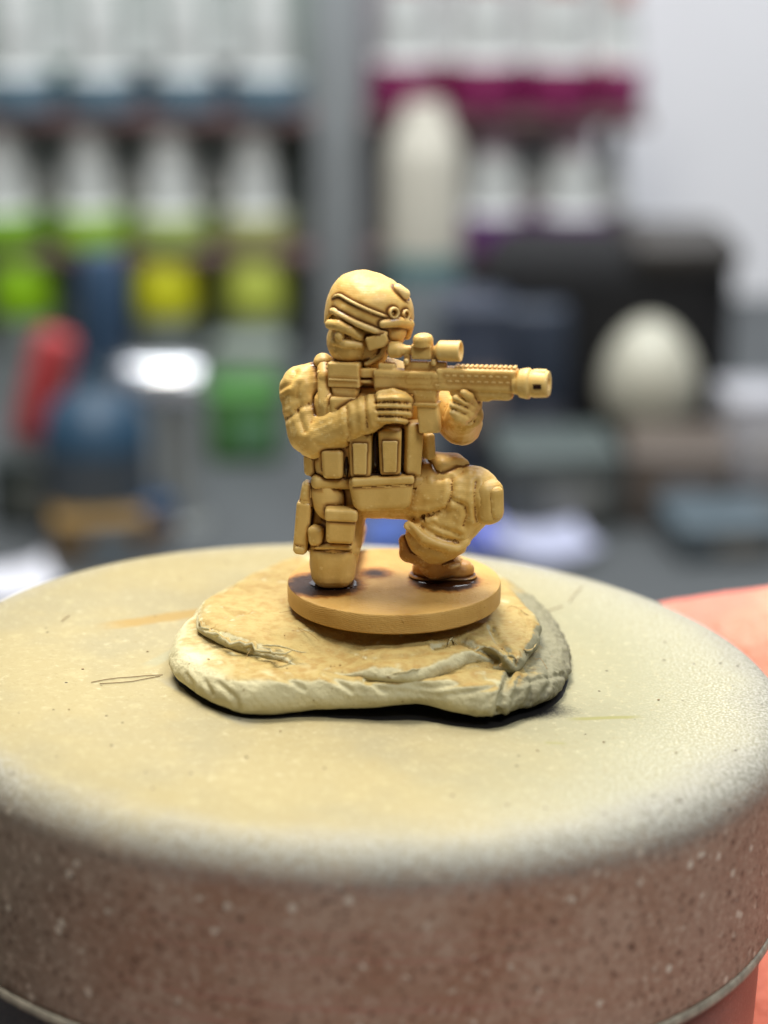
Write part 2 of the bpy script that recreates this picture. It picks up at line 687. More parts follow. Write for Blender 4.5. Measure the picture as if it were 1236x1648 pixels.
desk = plane('desk', -600, 600, -60, 690, DESK_Z, simple('grey_cutting_mat', (74, 78, 80), .6, 0, .25, .02, .2))
tag(desk, kind='structure')
RACK_Y = 600.0
bm = bmesh.new()
vs = [bm.verts.new(p) for p in ((-600, 690, DESK_Z - 2), (600, 690, DESK_Z - 2), (600, 690, 420), (-600, 690, 420))]
bm.faces.new(vs)
wall = bm_obj('wall', bm, simple('white_wall_paint', (238, 238, 242), .8, 0, .05, .01), smooth=False)
tag(wall, kind='structure')

# ================================================================ JAR LID, CAN
lid_root = empty('can_lid', (0, 0, 0), 'round plastic lid coated in cream overspray, brown on its side, under the putty', 'lid', rot=ML4)
prof = [(21.3 + 1.8 * math.sin(a), -1.8 + 1.8 * math.cos(a)) for a in np.linspace(0, math.pi / 2, 12)]
prof = [(r_, 0) for r_ in (.02, 4, 8, 12, 16, 19, 20.5)] + prof
prof += [(23.14, -3.2), (23.2, -5), (23.24, -7), (23.28, -9), (23.3, -10.2), (23.28, -10.42), (23.2, -10.5)]
bm = bmesh.new()
lathe(bm, prof, 160, caps=(True, False))
bm_obj('shell', bm, M_LID, lid_root, sharp=60)
bm = bmesh.new()
lathe(bm, [(23.0, -10.46), (23.34, -10.56), (23.42, -10.72), (23.40, -10.95), (23.2, -11.05), (22.4, -11.08)], 160, caps=(False, False))
bm_obj('rim', bm, simple('pale_scuffed_rim', (176, 166, 146), .45, 0, .4, 1.5), lid_root)

can_root = empty('spray_can', ML @ Vector((0, 0, -11)), 'dark dusty can body below the cream lid', 'can', rot=ML4)
bm = bmesh.new()
lathe(bm, [(22.3, .1), (22.5, -.3), (22.55, -1), (22.6, -4), (22.6, -92), (22.2, -95), (21.2, -98), (20.6, -98.4)], 128, caps=(True, True))
bm_obj('body', bm, M_CAN, can_root, sharp=60)
bm = bmesh.new()
lathe(bm, [(20.4, -98.2), (21.4, -98.3), (21.6, -98.9), (21.3, -99.6), (20.4, -99.6)], 96, caps=(True, True))
bm_obj('bottom_rim', bm, simple('steel_rim', (150, 150, 152), .3, .9, .2), can_root)

# ================================================================ PUTTY
def spline(pts, n):
    m = len(pts)
    out = []
    for i in range(n):
        t = i / n * m
        k = int(t)
        f = t - k
        p0, p1, p2, p3 = (pts[(k + q) % m] for q in (-1, 0, 1, 2))
        out.append(0.5 * ((2 * p1) + (p2 - p0) * f + (2 * p0 - 5 * p1 + 4 * p2 - p3) * f * f + (3 * p1 - p0 - 3 * p2 + p3) * f ** 3))
    return out


def slab(out, zbot, ztop, seed, n=260, rough=.10, crown=None, fingers=0.0):
    """putty pad: outline in the lid frame, rounded overhanging side, uneven top"""
    bm = bmesh.new()
    cen = sum((p for p in out), Vector()) / len(out)
    prof = [(.80, 0), (.90, .02), (.955, .10), (.985, .24), (1.0, .42), (.998, .58), (.985, .74), (.965, .90), (.94, .98), (.91, 1.0)]
    prof += [(f, 1.0) for f in (.82, .75, .67, .58, .48, .37, .25, .13, .03)]
    ol = spline(out, n)
    rings = []
    for (f, h) in prof:
        ring = []
        for i, p in enumerate(ol):
            a = 2 * math.pi * i / n
            q = cen + (p - cen) * f
            z = zbot(p) + (ztop(q) - zbot(p)) * h
            v = Vector((q.x, q.y, z))
            nv = noise.noise(v * .55 + Vector((seed, 0, 0))) * 1.6 + noise.noise(v * 1.7 + Vector((0, seed, 0))) * .7 + noise.noise(v * 4.0 + Vector((0, seed, 3))) * .3
            dr = (p - cen).normalized()
            side = 1 - abs(h - .5) * 2 if f > .9 else 0
            v += Vector((dr.x, dr.y, 0)) * nv * rough * (.35 + side)
            if h > .7:
                v.z += nv * rough * .9
            ring.append(v)
        rings.append(ring)
    rings_to_bm(bm, rings, True, True)
    return bm


putty_root = empty('putty_lump', ML @ Vector((0, 0, 0)), 'flattened lump of cream putty pressed between the lid and the figure base', 'putty', rot=ML4)
lo_px = [(270, 1074), (285, 1100), (325, 1128), (395, 1149), (500, 1146), (600, 1138), (680, 1138), (740, 1147), (790, 1150), (835, 1138), (895, 1112), (916, 1085),
         (918, 1050), (885, 1000), (800, 958), (650, 935), (480, 930), (350, 985), (295, 1030)]
lo = [L(x, y, .35 if x < 560 or y < 1100 else .75) for x, y in lo_px]
for p in lo:
    p.z = 0


def lo_bot(p):
    # the front right of the pad has lifted off the lid
    f = max(0, 1 - abs(p.x - 3.5) / 7.5) * max(0, min(1, (-p.y - 3) / 3))
    return .02 + .62 * f


def lo_top(q):
    return 2.02 + .25 * math.exp(-((q.x - 4.5) ** 2 + (q.y + 6) ** 2) / 6) - .25 * max(0, (-q.x - 6) / 4) - .035 * max(0, q.x - 6) ** 2


PC_LO = [([(824, 1076), (816, 1094), (808, 1120), (802, 1150)], 3.2, .55), ([(590, 1092), (640, 1090), (700, 1084), (770, 1070), (822, 1076)], 3.5, .35),
         ([(300, 1086), (310, 1100), (312, 1112)], 2.0, .15), ([(330, 1098), (342, 1118)], 2.2, .15), ([(352, 1100), (380, 1125), (384, 1140)], 2.5, .14), ([(430, 1082), (470, 1098), (490, 1110)], 2.5, .14),
         ([(520, 1085), (548, 1100), (566, 1112)], 2.5, .18), ([(590, 1098), (620, 1112)], 2.5, .14), ([(640, 1100), (700, 1108), (790, 1092)], 2.5, .10),
         ([(640, 1112), (710, 1120), (800, 1106)], 2.5, .10), ([(850, 1075), (858, 1100), (850, 1130)], 2.5, .22), ([(880, 1068), (886, 1095), (876, 1115)], 2.5, .18), ([(830, 1100), (868, 1092), (905, 1086)], 2.5, .2)]
PC_UP = [([(440, 1010), (470, 1002), (500, 1014)], 2.5, .14), ([(700, 1040), (740, 1030), (775, 1045), (800, 1062)], 3.5, .5), ([(790, 1010), (800, 1030), (818, 1050), (832, 1068)], 3.0, .4),
         ([(360, 980), (380, 992), (400, 985)], 2.0, .16), ([(600, 1060), (660, 1056), (720, 1046)], 2.5, .2), ([(840, 985), (850, 1005), (846, 1025)], 2.2, .18), ([(560, 1050), (590, 1062), (640, 1068)], 2.2, .12)]


def rough_putty(co):
    k_ = max(0, min(1, (co.x - 5.2) / 1.5)) * max(0, min(1, (2.4 - co.z) / .8))
    return .03 * noise.noise(co * 1.2) + .015 * noise.noise(co * 3.1) + k_ * (.10 * noise.noise(co * 2.6) + .06 * noise.noise(co * 5.5))


def putty_pad(name, bm, creases):
    me = fuse(bm, .085, 2, rough_putty)
    carve(me, creases, -CAM_LID, (RL, UL, FL), .6, .3)
    soften(me, 2)
    return link(name, me, M_PUTTY, putty_root)


putty_pad('lower_pad', slab(lo, lo_bot, lo_top, 3.1, rough=.08), PC_LO)
# lid plastic the putty kept free of spray, with its contact shadow painted in
bm = bmesh.new()
ocen = sum(lo, Vector()) / len(lo)
ring = []
for i, p in enumerate(spline(lo, 180)):
    q = (p - ocen)
    g_ = .968 + .032 * max(0, min(1, (p.x + 2) / 6)) * (p.y < 0) + .012 * noise.noise(p * 1.5)
    ring.append(ocen + q * g_ + Vector((0, 0, .006)))
vs = [bm.verts.new(p) for p in ring]
bm.faces.new(vs)
bm_obj('bare_shadow_patch', bm, simple('bare_shadowed_plastic', (22, 21, 22), .5, 0, .3, 2), lid_root, smooth=False)
up_px = [(316, 985), (322, 1008), (365, 1030), (430, 1047), (520, 1068), (620, 1082), (690, 1082), (750, 1062), (790, 1052), (830, 1066), (850, 1052), (868, 1028), (870, 1000),
         (840, 965), (780, 930), (640, 912), (480, 922), (400, 935), (340, 958)]
up = [L(x, y, 2.5) for x, y in up_px]
for p in up:
    p.z = 0


def up_top(q):
    r = math.hypot(q.x - 1.85, q.y - 1.28)
    m = math.exp(-((q.x + 1.6) / 2.3) ** 2) * max(0, min(1, (-q.y - 2.2) / 2.2))
    return 2.82 - .72 * m + .62 * max(0, 1 - (r / 4.4) ** 2) + .12 * noise.noise(q * .6)


putty_pad('upper_pad', slab(up, lambda p: 1.75, up_top, 9.4, rough=.11), PC_UP)


def ridge(pts_px, z, rad, seed):
    bm = bmesh.new()
    pts = [L(x, y, z) for x, y in pts_px]
    fine = []
    for i in range(len(pts) - 1):
        for j in range(6):
            fine.append(pts[i].lerp(pts[i + 1], j / 6))
    fine.append(pts[-1])
    rr = []
    for i, p in enumerate(fine):
        p += Vector((noise.noise(p * 2 + Vector((seed, 0, 0))), noise.noise(p * 2 + Vector((0, seed, 0))), .6 * noise.noise(p * 2.4 + Vector((0, 0, seed))))) * rad * 1.3
        e = min(1, .25 + 3 * min(i, len(fine) - 1 - i) / len(fine))
        rr.append(rad * e * (.8 + .8 * noise.noise(p * 3.1)))
    tube(bm, fine, [q * .62 for q in rr], 10)
    return bm


for i, (pp, z, r_) in enumerate([
        ([(318, 992), (330, 1012), (362, 1028), (410, 1042), (448, 1052), (470, 1048)], 2.62, .24),
        ([(420, 1038), (450, 1040), (490, 1050)], 2.7, .12),
        ([(722, 1035), (730, 1018), (745, 1010), (758, 1018), (770, 1030)], 2.8, .20),
        ([(620, 1082), (680, 1076), (730, 1060), (770, 1042), (795, 1030)], 2.62, .17),
        ([(795, 1032), (815, 1045), (832, 1062)], 2.58, .24),
        ([(800, 1020), (820, 1030), (850, 1050), (866, 1036)], 2.62, .18),
        ([(452, 985), (468, 980), (480, 992)], 2.75, .10),
        ([(700, 1020), (722, 1030), (748, 1046)], 2.7, .13)]):
    bm_obj('torn_ridge', ridge(pp, z, r_, i * 3.7), M_PUTTY, putty_root, sharp=None)

# fibres and grit stuck to the wet paint: tiny things too small to tell one by one
def fibre(bm, pts, r):
    tube(bm, [Vector(p) for p in pts], r, 5)


bm = bmesh.new()
for pp, z in [([(145, 1098), (190, 1090), (262, 1086)], .05), ([(160, 1100), (215, 1096), (258, 1088)], .05), ([(100, 1000), (112, 990)], .05),
              ([(915, 968), (935, 945)], .05), ([(880, 985), (905, 975)], .05)]:
    q = [L(x, y, z) for x, y in pp]
    f = []
    for i in range(len(q) - 1):
        for j in range(5):
            a = q[i].lerp(q[i + 1], j / 5)
            f.append(a + Vector((noise.noise(a * .7), noise.noise(a * .7 + Vector((5, 5, 5))), 0)) * .12)
    f.append(q[-1])
    fibre(bm, f, .022)
rs = random.Random(4)
for i in range(26):
    x, y = rs.uniform(60, 1160), rs.uniform(960, 1250)
    if 280 < x < 920 and y < 1160:
        continue
    p = L(x, y, .03)
    if math.hypot(p.x, p.y) < 20.5:
        ell(bm, p, (rs.uniform(.03, .085), rs.uniform(.03, .07), .03), None, 6, 4)
tag(bm_obj('paint_grit', bm, simple('brown_grit', (134, 108, 70), .7), lid_root, sharp=None), kind='stuff')
bm = bmesh.new()
for pp, z in [([(830, 1068), (838, 1052), (830, 1040)], 3.0), ([(362, 968), (372, 985), (388, 990)], 3.0), ([(810, 985), (825, 975), (850, 990)], 3.1),
              ([(455, 985), (470, 982), (485, 976)], 3.3), ([(880, 1075), (870, 1060), (862, 1062)], 2.2), ([(480, 1010), (500, 1020), (512, 1030)], 3.1), ([(395, 1060), (400, 1050), (405, 1045)], 2.7)]:
    q = spline([L(x, y, z - .25) for x, y in pp] + [L(x, y, z - .25) for x, y in pp[::-1]], 24)[:12]
    fibre(bm, q, .013)
for i in range(34):
    x, y = rs.uniform(330, 860), rs.uniform(985, 1075)
    p = L(x, y, 2.72)
    ell(bm, p + Vector((0, 0, -.02)), (rs.uniform(.03, .09), rs.uniform(.03, .07), .05), None, 6, 4)
tag(bm_obj('loose_fibre_and_grit', bm, simple('tan_grit', (150, 118, 62), .7), putty_root, sharp=None), kind='stuff')

# ================================================================ MINIATURE
FIG = empty('miniature_soldier', BC - Vector((0, 0, BASE_T)), 'tan painted kneeling soldier figurine aiming a rifle, on a round base', 'figurine')
OFF = Vector((0, 0, BASE_T))          # figure parts are modelled from the base's upper face


INKED = []


def fig_part(name, bm_or_me, mat, parent=None, sharp=40):
    me = bm_or_me
    if isinstance(me, bmesh.types.BMesh):
        me = bpy.data.meshes.new(name)
        bmesh.ops.recalc_face_normals(bm_or_me, faces=bm_or_me.faces[:])
        bm_or_me.to_mesh(me)
        bm_or_me.free()
    if mat in (M_GEAR, M_GUN) and len(me.vertices) < 1500:
        b2 = bmesh.new()
        b2.from_mesh(me)
        me = fuse(b2, .05 if mat == M_GEAR else .036, 2 if mat == M_GEAR else 1)
        sharp = None
    me.transform(Matrix.Translation(OFF))
    o = link(name, me, mat, parent or FIG, True, sharp)
    if mat is not M_INK and mat is not M_BASE:
        INKED.append(o)
    return o


bm = bmesh.new()
lathe(bm, [(.02, 0), (2, 0), (4, 0), (5.4, 0), (BASE_R - .10, 0), (BASE_R - .03, -.03), (BASE_R, -.10), (BASE_R + .01, -.5), (BASE_R, -BASE_T + .08), (BASE_R - .1, -BASE_T), (.02, -BASE_T)], 128)
base_o = fig_part('base_disc', bm, M_BASE)
# its material reads coordinates from the upper face
for v in base_o.data.vertices:
    v.co.z -= OFF.z * S
base_o.location.z = OFF.z * S

X = Vector((1, 0, 0)); Y = Vector((0, 1, 0)); Z = Vector((0, 0, 1))

# ---- body (uniform, limbs and gloved hands as one continuous skin)
bm = bmesh.new()
# pelvis, torso
ell(bm, P(600, 785, .3), (U(84), U(62), U(48)))
ell(bm, P(597, 735, .3), (U(88), U(60), U(60)))
ell(bm, P(596, 665, .4), (U(92), U(60), U(72)))
ell(bm, P(590, 612, .5), (U(84), U(52), U(40)))
# far shoulder and far arm
cap(bm, P(655, 620, .7), P(700, 640, .8), U(36), U(36))
cap(bm, P(700, 640, .8), P(742, 682, .1), U(36), U(34))
cap(bm, P(742, 682, .1), P(748, 664, -2.0), U(33), U(26))
# near shoulder, sleeve, elbow, forearm
cap(bm, P(540, 608, .2), P(492, 622, -.1), U(30), U(36))
ell(bm, P(486, 628, -.1), (U(36), U(38), U(40)))
cap(bm, P(486, 632, -.1), P(500, 694, -.8), U(35), U(37))
cap(bm, P(500, 694, -.8), P(514, 704, -1.0), U(37), U(35))
cap(bm, P(512, 703, -1.0), P(598, 664, -2.6), U(37), U(29))
# sleeve roll at the shoulder, cuff
cap(bm, P(462, 640, -.3), P(476, 664, -.75), U(12), U(14))
# right hand: palm, four fingers round the grip, index on the guard, thumb behind
cap(bm, P(600, 661, -2.6), P(622, 658, -2.75), U(25), U(25), flat=(Y, .8))
for (y0, x1, y1, r_) in ((642, 655, 642, 6.6), (653, 658, 654, 6.6), (664.5, 656, 666, 6.4), (675, 650, 677, 6.0)):
    a = P(612, y0, -3.35)
    b_ = P(638, (y0 + y1) / 2 - 1, -3.55)
    c_ = P(x1, y1, -3.1)
    d_ = P(x1 + 3, y1 + 1, -2.6)
    chain(bm, [a, b_, c_, d_], [U(r_), U(r_), U(r_ * .9), U(r_ * .8)], n=12, k=4)
chain(bm, [P(612, 636, -3.0), P(632, 631, -3.1), P(650, 637, -3.1), P(664, 645, -3.0)], [U(8.5), U(8), U(7), U(6)], n=12, k=4)
chain(bm, [P(606, 640, -2.2), P(626, 632, -2.2), P(642, 630, -2.3)], [U(9), U(8.5), U(7)], n=12, k=4)
# left hand: palm under the handguard, fingers curling up its near side
cap(bm, P(756, 668, -2.6), P(752, 650, -3.0), U(21), U(19), flat=(Y, .8))
for (x0, y0, x1, y1, x2, y2) in ((768, 650, 756, 638, 746, 632), (764, 658, 745, 648, 733, 641), (760, 668, 740, 660, 728, 652), (754, 678, 738, 672, 728, 664)):
    chain(bm, [P(x0, y0, -3.3), P(x1, y1, -4.05), P(x2, y2, -4.15)], [U(8), U(7), U(5.6)], n=12, k=4)
chain(bm, [P(766, 652, -2.8), P(768, 640, -2.6), P(760, 628, -2.5)], [U(10), U(9), U(7)], n=12, k=4)
# kneeling leg: thigh, knee, shin lying back
cap(bm, P(548, 792, .2), P(540, 872, -.7), U(46), U(43))
cap(bm, P(540, 868, -.7), P(536, 908, -.75), U(43), U(38))
cap(bm, P(536, 910, -.3), G(556, 905) + Vector((0, 1.3, 1.0)), U(36), U(28))
cap(bm, G(556, 905) + Vector((0, 1.3, 1.0)), G(556, 905) + Vector((.3, 2.3, .75)), U(24), U(22))
# forward leg: thigh, knee, baggy shin, boot
cap(bm, P(620, 788, .1), P(700, 790, -.8), U(46), U(50))
cap(bm, P(700, 790, -.8), P(762, 792, -1.5), U(50), U(42))
ell(bm, P(765, 795, -1.5), (U(38), U(38), U(38)))
ell(bm, P(758, 784, -1.75), (U(29), U(27), U(29)))
cap(bm, P(758, 806, -1.4), P(706, 858, -.75), U(42), U(48))
cap(bm, P(706, 850, -.75), P(701, 862, -.65), U(50), U(47))
ell(bm, P(702, 868, -.65), (U(51), U(46), U(25)), rotm('Y', 14))
# cloth folds lying across knee and shin
for (pts, r_) in (([(657, 846), (686, 868), (730, 880), (750, 872)], 13), ([(690, 834), (725, 852), (765, 848)], 12)):
    chain(bm, [P(x, y, -2.15 + .004 * abs(x - 715)) for x, y in pts], [U(r_ * .6)] + [U(r_)] * (len(pts) - 2) + [U(r_ * .6)], n=12, k=4)


CREASE = [
    ([(458, 674), (470, 667), (480, 656), (497, 650)], 3.0, .16), ([(479, 661), (484, 678), (490, 694)], 2.6, .12),
    ([(449, 628), (466, 618), (476, 600)], 2.6, .12), ([(481, 620), (478, 636), (482, 650)], 3.0, .10),
    ([(455, 640), (464, 634), (474, 640)], 2.6, .08), ([(506, 598), (507, 634), (517, 660)], 4.0, .14),
    ([(557, 656), (558, 680), (564, 702)], 2.4, .12), ([(586, 636), (587, 660), (591, 688)], 2.4, .15),
    ([(510, 715), (530, 722), (552, 714)], 3.0, .06),
    ([(606, 648), (630, 647), (656, 649)], 1.9, .13), ([(608, 659), (632, 659), (657, 660)], 1.9, .13), ([(610, 670), (632, 670), (654, 672)], 1.9, .13),
    ([(750, 646), (740, 637)], 1.6, .10), ([(752, 656), (730, 647)], 1.8, .12), ([(750, 667), (728, 658)], 1.8, .12),
    ([(724, 683), (745, 690), (768, 676)], 2.6, .12), ([(770, 662), (764, 676), (752, 688)], 2.2, .08),
    ([(727, 774), (726, 795), (717, 820), (682, 832)], 2.8, .18), ([(726, 804), (748, 815), (751, 830), (746, 847)], 2.6, .15),
    ([(668, 835), (684, 850), (704, 863), (738, 873)], 3.2, .20), ([(682, 833), (708, 850), (738, 861)], 3.0, .16), ([(655, 842), (672, 876), (714, 892)], 3.0, .12),
    ([(766, 776), (763, 800), (766, 832)], 2.6, .14), ([(700, 772), (730, 768), (745, 758)], 2.6, .12),
    ([(640, 832), (668, 828), (690, 830)], 2.6, .10), ([(668, 770), (664, 800), (655, 822)], 3.0, .08),
    ([(575, 822), (570, 850), (578, 880)], 3.0, .10), ([(515, 790), (520, 815), (512, 838)], 3.0, .10)]


def folds(co):
    h = .05 * noise.noise(co * 1.1) + .02 * noise.noise(co * 3.0)
    f = noise.noise(Vector((co.x * .5 + co.z * .9, co.y * .9, co.z * .6 - co.x * .4)) * 1.3)
    return h - .05 * max(0, .22 - abs(f)) * (1.0 if co.z < 10.2 else .4)


body_me = fuse(bm, .042, 3, folds)
carve(body_me, CREASE, BC - CAM, (RW, UW, FW))
soften(body_me, 5)
fig_part('body', body_me, M_BODY, sharp=None)

# ---- boot of the forward leg
bm = bmesh.new()
cap(bm, P(697, 888, -.6), P(700, 908, -.5), U(27), U(25))
toe = G(744, 931); heel = G(690, 930)
cap(bm, heel + Vector((0, .25, .42)), toe + Vector((-.1, .2, .40)), U(27), U(23), flat=(Z, .8))
cap(bm, P(700, 905, -.5), toe + Vector((-.5, .25, .6)), U(27), U(20))
chain(bm, [P(655, 872, -.5), P(660, 888, -.6), P(684, 900, -1.1)], [U(14), U(18), U(14)])
for q in range(3):
    x = 708 + q * 9
    cap(bm, P(x - 2, 903 + q * 5, -1.35), P(x + 12, 900 + q * 5, -1.2), U(4), U(4), n=8, k=3)
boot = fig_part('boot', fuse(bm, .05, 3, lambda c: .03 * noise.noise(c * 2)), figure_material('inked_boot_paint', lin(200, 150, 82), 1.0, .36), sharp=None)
bm = bmesh.new()
cap(bm, heel + Vector((-.2, .25, .10)), toe + Vector((.05, .2, .10)), U(27), U(23), flat=(Z, .25), n=28)
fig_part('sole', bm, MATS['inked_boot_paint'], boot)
bm = bmesh.new()       # boot of the folded leg, behind
c0 = G(556, 905) + Vector((.4, 2.6, .62))
cap(bm, c0, c0 + Vector((.2, 1.0, .15)), .72, .62, flat=(X, .85))
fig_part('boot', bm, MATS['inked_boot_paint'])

# ---- pools of brown ink, still glossy
def pool(c, rx, ry, h, seed):
    bm = bmesh.new()
    rings = []
    n = 56
    for f, z in ((1.0, 0), (.97, .45), (.9, .8), (.75, 1), (.4, 1), (.05, 1)):
        ring = []
        for i in range(n):
            a = 2 * math.pi * i / n
            k_ = 1 + .22 * noise.noise(Vector((math.cos(a) * 1.3 + seed, math.sin(a) * 1.3, seed)))
            ring.append(c + Vector((math.cos(a) * rx * f * k_, math.sin(a) * ry * f * k_, -.01 + h * z)))
        rings.append(ring)
    rings_to_bm(bm, rings)
    return bm


fig_part('ink_pool', pool(G(538, 938), 1.32, 1.15, .07, 1.2), M_INK, sharp=None)
fig_part('ink_pool', pool(G(716, 934), 1.6, 1.0, .06, 4.7), M_INK, sharp=None)


# ---- helmet and head
HC = P(592, 508, -.35)
up = (Z * math.cos(math.radians(22)) + X * math.sin(math.radians(22))).normalized()
fw = Vector((-.27, -.93, -.10))
fw = (fw - up * fw.dot(up)).normalized()
sd = fw.cross(up).normalized()         # the figure's right
HM = Matrix((sd, fw, up)).transposed()  # columns: side, front, up


def HP(s, f, u):
    return HC + HM @ Vector((U(s), U(f), U(u)))


# head under the helmet: face wrapped in a mask
bm = bmesh.new()
ell(bm, HP(0, -4, -14), (U(52), U(58), U(52)), HM)
ell(bm, P(566, 546, -.85), (U(39), U(42), U(42)), rotm('Y', 14))            # lower face
ell(bm, P(561, 576, -1.05), (U(21), U(24), U(18)))                          # chin
ell(bm, P(598, 560, -.9), (U(28), U(36), U(30)))                            # jaw side
chain(bm, [P(531, 522, -1.7), P(545, 523, -2.15), P(562, 530, -2.3), P(582, 541, -2.15)], [U(8), U(9), U(9), U(7)], n=12, k=4)   # goggle rim
ell(bm, P(546, 541, -2.15), (U(8), U(8), U(9)))                             # nose under the mask
chain(bm, [P(537, 549, -1.85), P(556, 553, -2.2), P(580, 556, -2.1)], [U(6), U(7), U(6)], n=12, k=4)       # mask folds
chain(bm, [P(542, 566, -1.75), P(562, 569, -1.95), P(582, 565, -1.9)], [U(4.5), U(5), U(4)], n=12, k=4)
ell(bm, HP(-48, 0, -26), (U(9), U(14), U(18)), HM)
ell(bm, HP(48, 0, -26), (U(9), U(14), U(18)), HM)
cap(bm, HP(4, -8, -50), P(592, 612, .1), U(36), U(40))       # neck
# collar
chain(bm, [P(536, 596, -1.0), P(556, 600, -1.55), P(590, 604, -1.6)], [U(13), U(13), U(12)], n=12, k=4)
fig_part('head', fuse(bm, .05, 3, lambda c: .02 * noise.noise(c * 2.5)), M_BODY, sharp=None)


# helmet shell: dome with a cut-out front, swept ear sides and a rolled edge
def shell_pt(a, t, grow=0.0):
    """a: angle from the front, t: 0 at the crown to 1 at the rim"""
    ca = math.cos(a)
    aa = abs((a + math.pi) % (2 * math.pi) - math.pi)
    q = max(0, min(1, (1.25 - aa) / .6))
    low = -40 + 34 * q * q * (3 - 2 * q)                       # rim height in px
    ph_max = math.acos(max(-1, min(1, low / 66.0)))
    ph = ph_max * t
    rs_, rf, ru = 70 + grow, 69 + grow, 61 + grow
    sp_ = math.sin(ph) ** .74 if ph < math.pi / 2 else 1 - .22 * (ph - math.pi / 2)
    return HP(rs_ * sp_ * math.sin(a), rf * sp_ * ca - 2, ru * math.copysign(abs(math.cos(ph)) ** .86, math.cos(ph)) + 3)


bm = bmesh.new()
NA, NTt = 96, 36
outer = [[shell_pt(2 * math.pi * j / NA, .01 + .99 * i / NTt) for j in range(NA)] for i in range(NTt + 1)]
inner = [[shell_pt(2 * math.pi * j / NA, .01 + .99 * i / NTt, -6) for j in range(NA)] for i in range(NTt, -1, -1)]
rings_to_bm(bm, outer + inner, True, True)
helmet = fig_part('helmet', fuse(bm, .05, 3, lambda c: .09 * noise.noise(c * .75) + .03 * noise.noise(c * 2.2)), M_BODY, sharp=None)


def strip(a0, a1, t0, t1, wid, grow, rad, steps=24):
    bm = bmesh.new()
    pts = []
    for i in range(steps + 1):
        f = i / steps
        pts.append(shell_pt(a0 + (a1 - a0) * f, t0 + (t1 - t0) * f, grow))
    tube(bm, pts, [U(rad) * (.35 if i in (0, steps) else 1) for i in range(steps + 1)], 10)
    return bm


# brow peak, cover seams, strap band
fig_part('brow_peak', strip(-.74, .8, 1.0, 1.0, 0, .5, 5.4), M_BODY, helmet, None)
fig_part('cover_seam', strip(-.95, .9, .80, .80, 0, .4, 2.6), M_BODY, helmet, None)


def shell_frame(a, t):
    p = shell_pt(a, t, 0)
    nrm = (p - HP(0, -2, 3)).normalized()
    tang = (shell_pt(a + .05, t) - shell_pt(a - .05, t)).normalized()
    up_ = nrm.cross(tang).normalized()
    return p, Matrix((tang, nrm, up_)).transposed()


# ear cup / arm of the headset on the near side, rail blocks at the back
SGN = -1   # side that faces the picture's right
p, Mx = shell_frame(SGN * 1.02, 1.0)
bm = bmesh.new()
rbox(bm, P(607, 549, -2.35), (U(34), U(16), U(22)), rotm('Y', -16), U(4))
fig_part('headset_block', bm, M_GEAR, helmet)
bm = bmesh.new()
ell(bm, P(632, 530, -1.7), (U(22), U(16), U(26)))
fig_part('ear_cup', bm, M_GEAR, helmet, None)
for (px, py, dd, r_) in ((634, 504, -2.3, 10), (653, 507, -1.75, 9.5)):
    bm = bmesh.new()
    c_ = P(px, py, dd)
    nrm = (c_ - HP(0, -2, 3)).normalized()
    s_, t_, d_ = basis(Vector(), nrm)
    Mx = Matrix((s_, t_, d_)).transposed()
    lathe(bm, [(U(r_), -.35), (U(r_), .02), (U(r_ * .86), .12), (U(r_ * .62), .12), (U(r_ * .45), -.02), (U(r_ * .42), -.18), (.01, -.2)], 20, c_, Mx)
    fig_part('rail_bolt', bm, M_GEAR, helmet)
bm = bmesh.new()
chain(bm, [P(616, 521, -2.5), P(640, 518, -2.2), P(658, 522, -1.5), P(655, 540, -1.0)], [U(7), U(9), U(9), U(7)], n=12, k=4)
fig_part('side_rail', fuse(bm, .05, 2), M_GEAR, helmet, None)
bm = bmesh.new()
rbox(bm, P(644, 472, -1.1), (U(30), U(26), U(22)), rotm('Y', 35), U(8))
fig_part('cover_pocket', bm, M_BODY, helmet)
bm = bmesh.new()
chain(bm, [P(625, 548, -2.0), P(612, 572, -1.9), P(590, 585, -1.9)], [U(5), U(5), U(5)], n=10, k=3)
fig_part('chin_strap', bm, M_GEAR, helmet, None)


# ---- carried gear -------------------------------------------------------
def pouch(name, x0, y0, x1, y1, d, depth, rot=0, bev=6, taper=(.9, .85), flap=None, mat=None, yaw=0, panel=False):
    c = P((x0 + x1) / 2, (y0 + y1) / 2, d)
    M = rotm('Z', yaw) @ rotm('Y', rot)
    w, h, dp = U(x1 - x0), U(y1 - y0) / math.cos(.29), U(depth)
    bm = bmesh.new()
    rbox(bm, c, (w, dp, h), M, U(bev), 3, taper)
    for v in bm.verts:
        q = v.co - c
        v.co += Vector((noise.noise(v.co * 1.7), noise.noise(v.co * 1.7 + Vector((7, 0, 0))), noise.noise(v.co * 1.7 + Vector((0, 7, 0))))) * .05
    o = fig_part(name, bm, mat or M_GEAR, sharp=50)
    if flap:
        bm = bmesh.new()
        fh = h * flap
        rbox(bm, c + M @ Vector((0, -dp * .10, h / 2 - fh / 2 + U(1.5))), (w * 1.05, dp * 1.0, fh), M, U(bev * .7), 3)
        fig_part('flap', bm, mat or M_GEAR, o, 50)
    if panel:
        bm = bmesh.new()
        rbox(bm, c + M @ Vector((0, -dp * .5 + .01, -h * .06)), (w * .66, .12, h * .68), M, U(3), 2, (.85, 1))
        fig_part('panel', bm, mat or M_GEAR, o, 50)
    return o


